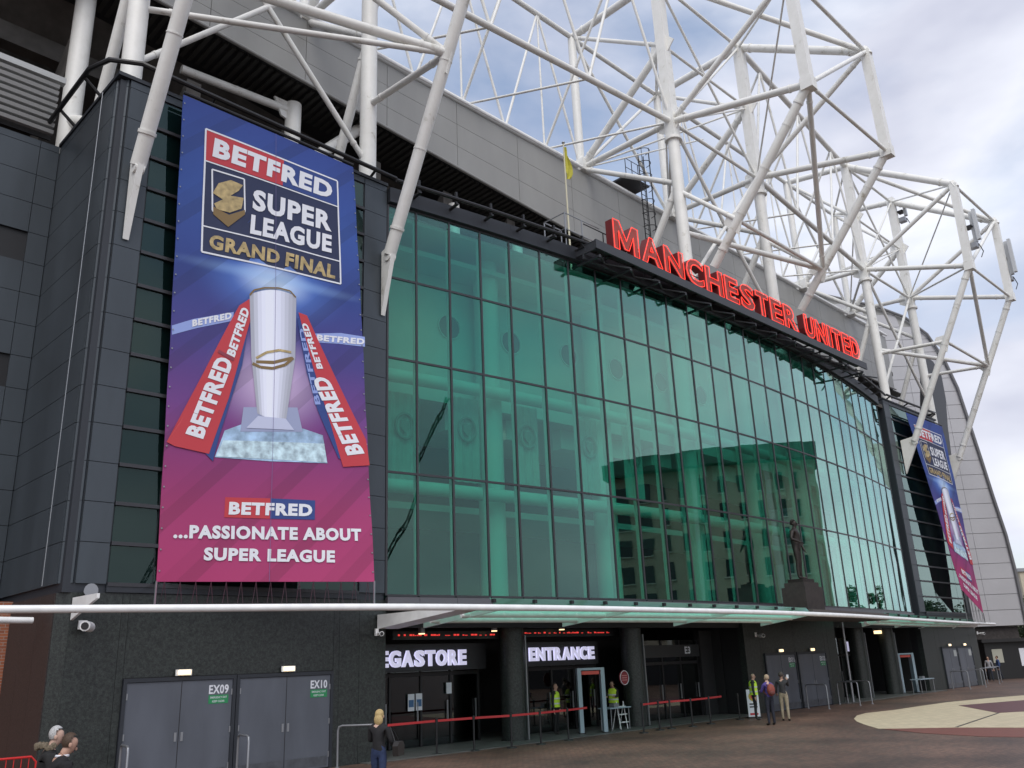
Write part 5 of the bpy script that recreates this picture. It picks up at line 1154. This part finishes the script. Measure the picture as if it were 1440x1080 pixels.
# handrails
def rail(label, p, q_, h=1.05):
    p, q_ = Vector((*p,0)), Vector((*q_,0)); T = thing('handrail', label, 'handrail', p, 'grey tube handrails')
    z = Vector((0,0,1)); d = (q_-p).normalized()
    MB().path([p+z*.03, p+z*(h-.12), p+z*(h-.03)+d*.03, p+z*h+d*.12, q_+z*h-d*.12, q_+z*(h-.03)-d*.03, q_+z*(h-.12), q_+z*.03], .028, 10).build('tube', GREY, T, True)
    for e in (p, q_): MB().tube(e, e+z*.03, .06, 12).build('base_plate', GREY, T)
    return T
rail('grey tube handrail between doors EX10 and the near granite pier', (14.25,21.4), (15.0,20.4)); rail('grey handrail left of doors EX09', (8.5,21.4), (8.3,20.5)); rail('grey handrail between doors EX09 and EX10', (11.35,21.4), (11.15,20.5))
rail('grey handrail in front of the door gap EX11 and EX12', (39.95,21.4), (39.6,20.2)); rail('grey handrail right of doors EX12', (43.1,21.4), (42.3,20.0)); rail('grey handrail at the far granite pier', (44.2,21.5), (43.6,20.0))
rail('grey handrail left of the far grey doors', (59.2,21.9), (58.9,20.8)); rail('grey handrail between the far grey doors', (61.9,21.9), (61.6,20.8)); rail('grey handrail right of the far grey doors', (64.6,22.0), (66.6,21.6)); rail('grey handrail beside the dark kiosk', (67.4,22.6), (69.6,22.4))
# drain pipe by far pier
p = on_g(1192,985); dp = MB().tube((45.0,21.6,0), (45.0,21.6,3.9), .06, 10).build('drain_pipe', GREY, None, True); tag(dp, 'pale vertical pipe right of doors EX12', 'pipe')
# red barrier lower left
T = thing('crowd_barrier', 'bright red metal crowd barrier in the lower left corner', 'barrier', (5,18.2,0)); RB = mat('barrier_red', (.55,.02,.02), .4)
A, B_ = Vector((4.2,19.6,0)), Vector((6.15,19.5,0)); z = Vector((0,0,1))
MB().path([A+z*.15, A+z*1.0, A+z*1.1+(B_-A)*.05, B_+z*1.1-(B_-A)*.05, B_+z*1.0, B_+z*.15, A+z*.15], .022, 8).build('frame', RB, T, True)
for k in range(1, 15): q_ = A.lerp(B_, k/15); MB().tube(q_+z*.16, q_+z*1.09, .008, 6).build('bar', RB, T)
for e in (A, B_): MB().box(e.x-.03, e.x+.03, e.y-.3, e.y+.3, 0, .03).build('foot', RB, T); MB().tube(e+z*.03, e+z*.2, .02, 8).build('leg', RB, T)
# cameras, speaker, plates
def cctv(label, p, s_=1, d=(-.5,-.8,0)):
    T = thing('security_camera', label, 'camera', p, 'wall mounted security cameras'); p = Vector(p); d = Vector(d).normalized()
    MB().box(p.x-.06*s_, p.x+.06*s_, p.y-.02, p.y+.04, p.z-.08, p.z+.12).build('wall_plate', WHITE, T); MB().tube(p, p+Vector((0,-.2*s_,-.02)), .03*s_, 8).build('arm', WHITE, T)
    c = p+Vector((0,-.24*s_,-.04)); MB().tube(c-d*.12*s_, c+d*.2*s_, .075*s_, 12).build('housing', WHITE, T, True); MB().tube(c+d*.2*s_, c+d*.215*s_, .055*s_, 12).build('lens', BLACK, T)
p = on_v(116,880,21.68); cctv('white camera under a bracket at the corner of the near granite wall', p, 1.5)
MB_ = MB().prism([(p.x-.28,21.68,p.z+.12),(p.x-.28,21.68,p.z+.62),(p.x-.28,20.2,p.z+.6),(p.x-.28,20.2,p.z+.5)], (.06,0,0)).build('tube_bracket', WHITE); tag(MB_, 'white triangular bracket holding the long tube above the corner camera', 'bracket')
p = on_v(121,832,21.66); T = thing('loudspeaker', 'small grey horn loudspeaker high on the near tower corner', 'loudspeaker', p); MB().tube(p+Vector((0,-.32,0)), p+Vector((0,-.1,0)), .16, 14, .07).build('horn', GREY, T, True); MB().tube(p+Vector((0,-.1,0)), p+Vector((0,.04,0)), .05, 10).build('bracket', GREY, T)
cctv('small white camera under the canopy end bracket', on_v(530,890,21.6), .9); cctv('small white camera under the canopy left of doors EX11', Vector((36.6,21.7,3.3)), 1.1); cctv('small camera under the canopy at the far pier', Vector((66.1,22.2,3.3)), 1.1)
# ------------------------------------------------------------------ far right
T = thing('kiosk', 'black kiosk with a pale poster at the far right', 'kiosk', (75,25.5,0)); K = lambda x, z, d=0: Vector((0,0,z))+Rv*x+Vector((R2,R2,0))*(71+d)
D_ = Vector((R2,R2,0))
MB().prism([K(35.6,0),K(39.3,0),K(39.3,2.7),K(35.6,2.7)], D_*2).build('cabin', BLACK, T); MB().prism([K(35.3,2.7,-.4),K(39.6,2.7,-.4),K(39.6,2.95,-.4),K(35.3,2.95,-.4)], D_*2.8).build('roof', DARK, T); MB().prism([K(36.1,1.2,-.03),K(36.9,1.2,-.03),K(36.9,2.2,-.03),K(36.1,2.2,-.03)], D_*.03).build('poster', mat('poster_cream', (.4,.4,.34), .6), T)
MB().prism([K(38.2,.9,-.03),K(38.6,.9,-.03),K(38.6,2.2,-.03),K(38.2,2.2,-.03)], D_*.03).build('poster', WTXT, T)
T = thing('far_building', 'cream building edge at the far right beyond the corner stand', 'building', (95,32,0)); K = lambda x, z, d=0: Vector((0,0,z))+Rv*x+D_*(110+d)
MB().prism([K(61.2,0),K(63.6,0),K(63.6,11),K(61.2,11)], D_*8).build('wall', mat('cream_wall', (.5,.46,.36), .8, 0, .06, 1), T); MB().prism([K(61.0,11,-.2),K(63.8,11,-.2),K(63.8,11.4,-.2),K(61.0,11.4,-.2)], D_*8.4).build('roof', GREY, T)
for k in range(3): MB().prism([K(62,2.2+k*3,-.02),K(62.8,2.2+k*3,-.02),K(62.8,3.6+k*3,-.02),K(62,3.6+k*3,-.02)], D_*.04).build('window', DGLASS, T)
LEAF = mat('leaf_green', (.05,.085,.025), .7, 0, .35, 3); BARK = mat('bark', (.07,.05,.035), .9)
def tree(label, x, y, H, R_t, n, group=None):
    T = thing('tree', label, 'tree', (x,y,0), group)
    tr = MB().tube((x,y,0), (x,y,H*.55), .045*H*.35, 10, .02*H*.35)
    for k in range(7):
        a = k*2.4; z0 = H*(.3+.045*k); tr.tube((x,y,z0), (x+R_t*.75*math.cos(a), y+R_t*.75*math.sin(a), z0+H*.22), .03*H*.25, 7, .01)
    tr.build('trunk', BARK, T, True)
    cr_ = MB(); cl = [(Vector((random.gauss(0,.5)*R_t, random.gauss(0,.5)*R_t, H*.62+random.gauss(0,.16)*H)), random.uniform(.2,.42)*R_t) for _ in range(22)]
    for _ in range(n):
        c, r_ = random.choice(cl); d = Vector((random.gauss(0,1), random.gauss(0,1), random.gauss(0,1))).normalized()*r_*random.uniform(.55,1.05); p = Vector((x,y,0))+c+d
        a = Vector((random.gauss(0,1), random.gauss(0,1), random.gauss(0,.6))).normalized(); b = a.orthogonal().normalized(); s_ = random.uniform(.07,.15)*H*.14
        cr_.add([p-a*s_*1.4, p+b*s_*.7, p+a*s_*1.4, p-b*s_*.7], [(0,1,2,3)])
    o = cr_.build('crown', LEAF, T); return T
q_ = Rv*46.5+D_*82; tree('dark green tree at the right edge beside the kiosk', q_.x, q_.y, 6.2, 2.3, 5000); q_ = Rv*50+D_*86; tree('second dark tree at the right edge behind the first', q_.x, q_.y, 6.8, 2.6, 5000)
# ------------------------------------------------------------------ across the forecourt: seen mirrored in the glass
T = thing('apartment_block', 'tan block with dark roof and rows of windows mirrored in the glass', 'building', (75,-9,0))
A, B_ = Vector((66.5,-24.5,0)), Vector((84.5,6.5,0)); t = (B_-A).normalized(); n_ = Vector((-t.y, t.x, 0)); 
if n_.x > 0: n_ = -n_
TAN = mat('tan_render', (.46,.42,.33), .8, 0, .12, .5); DK = mat('charcoal_roof', (.03,.03,.035), .6); WIN = mat('window_dark', (.02,.025,.03), .15); LT = mat('light_render', (.6,.6,.54), .8)
Lh = (B_-A).length
MB().obox(A, B_-A, -n_*16, (0,0,21)).build('wall', TAN, T); MB().obox(A-t*1.2+n_*1.4+z*21, t*(Lh+2.4), -n_*19, z*1.6).build('roof', DK, T); None
MB().obox(A+n_*.2, t*Lh, -n_*.21, z*3.4).build('ground_floor', DK, T)
for fl_ in range(6):
    for k in range(10):
        x = 1.3+k*3.35; w_ = 1.9 if k % 3 else 1.3
        wn = MB().obox(A+t*x+n_*.08+z*(4.4+fl_*2.75), t*w_, -n_*.12, z*1.7).build('window', WIN, T); MB().obox(A+t*(x-.1)+n_*.14+z*(4.28+fl_*2.75), t*(w_+.2), -n_*.13, z*.1).build('sill', LT, wn)
for k in (4, 8, 14, 19, 27): MB().obox(A+t*k+n_*.3+z*3.4, t*.5, -n_*.31, z*17.5).build('pier', LT, T)
for i, (x, y, H_) in enumerate(((88,10.5,8.0),(93,9,7),(101,12.5,9))): tree(['mirrored tree by the block corner, nearest the statue','mirrored smaller tree right of the block','mirrored tree farthest from the block'][i], x, y, H_, 2.4, 2500, 'trees mirrored in the glass')
# crane mirrored in the left panes
T = thing('mobile_crane', 'dark lattice crane boom mirrored in the leftmost panes', 'crane', (33.8,-51.4,0)); base = Vector((33.8,-51.4,0)); tip = Vector((48.0,-47.5,34.3)); d = tip-base; dn = d.normalized(); a = dn.orthogonal().normalized(); b = dn.cross(a)
CR = mat('crane_dark', (.05,.045,.04), .6)
for i, o in enumerate((a,b,-a,-b)): MB().tube(base+z*3+o*.32, tip+o*.2, .055, 6).build('boom_chord', CR, T)
lac = MB()
for k in range(26):
    for i in range(4):
        o, o2 = (a,b,-a,-b)[i], (a,b,-a,-b)[(i+1)%4]; lac.tube((base+z*3).lerp(tip, k/26)+o*.28, (base+z*3).lerp(tip, (k+1)/26)+o2*.28, .03, 5)
l_ = lac.build('boom_lacing', CR, T); l_['kind'] = 'stuff'
MB().box(31.5,36.0,-53.4,-49.4,1.0,3.6).build('crane_body', mat('crane_yellow', (.4,.3,.05), .5), T)
for x in (32,33.7,35.5):
    for y in (-53.5,-49.6): MB().tube((x,y,.55), (x,y+.3,.55), .55, 16).build('wheel', BLACK, T)
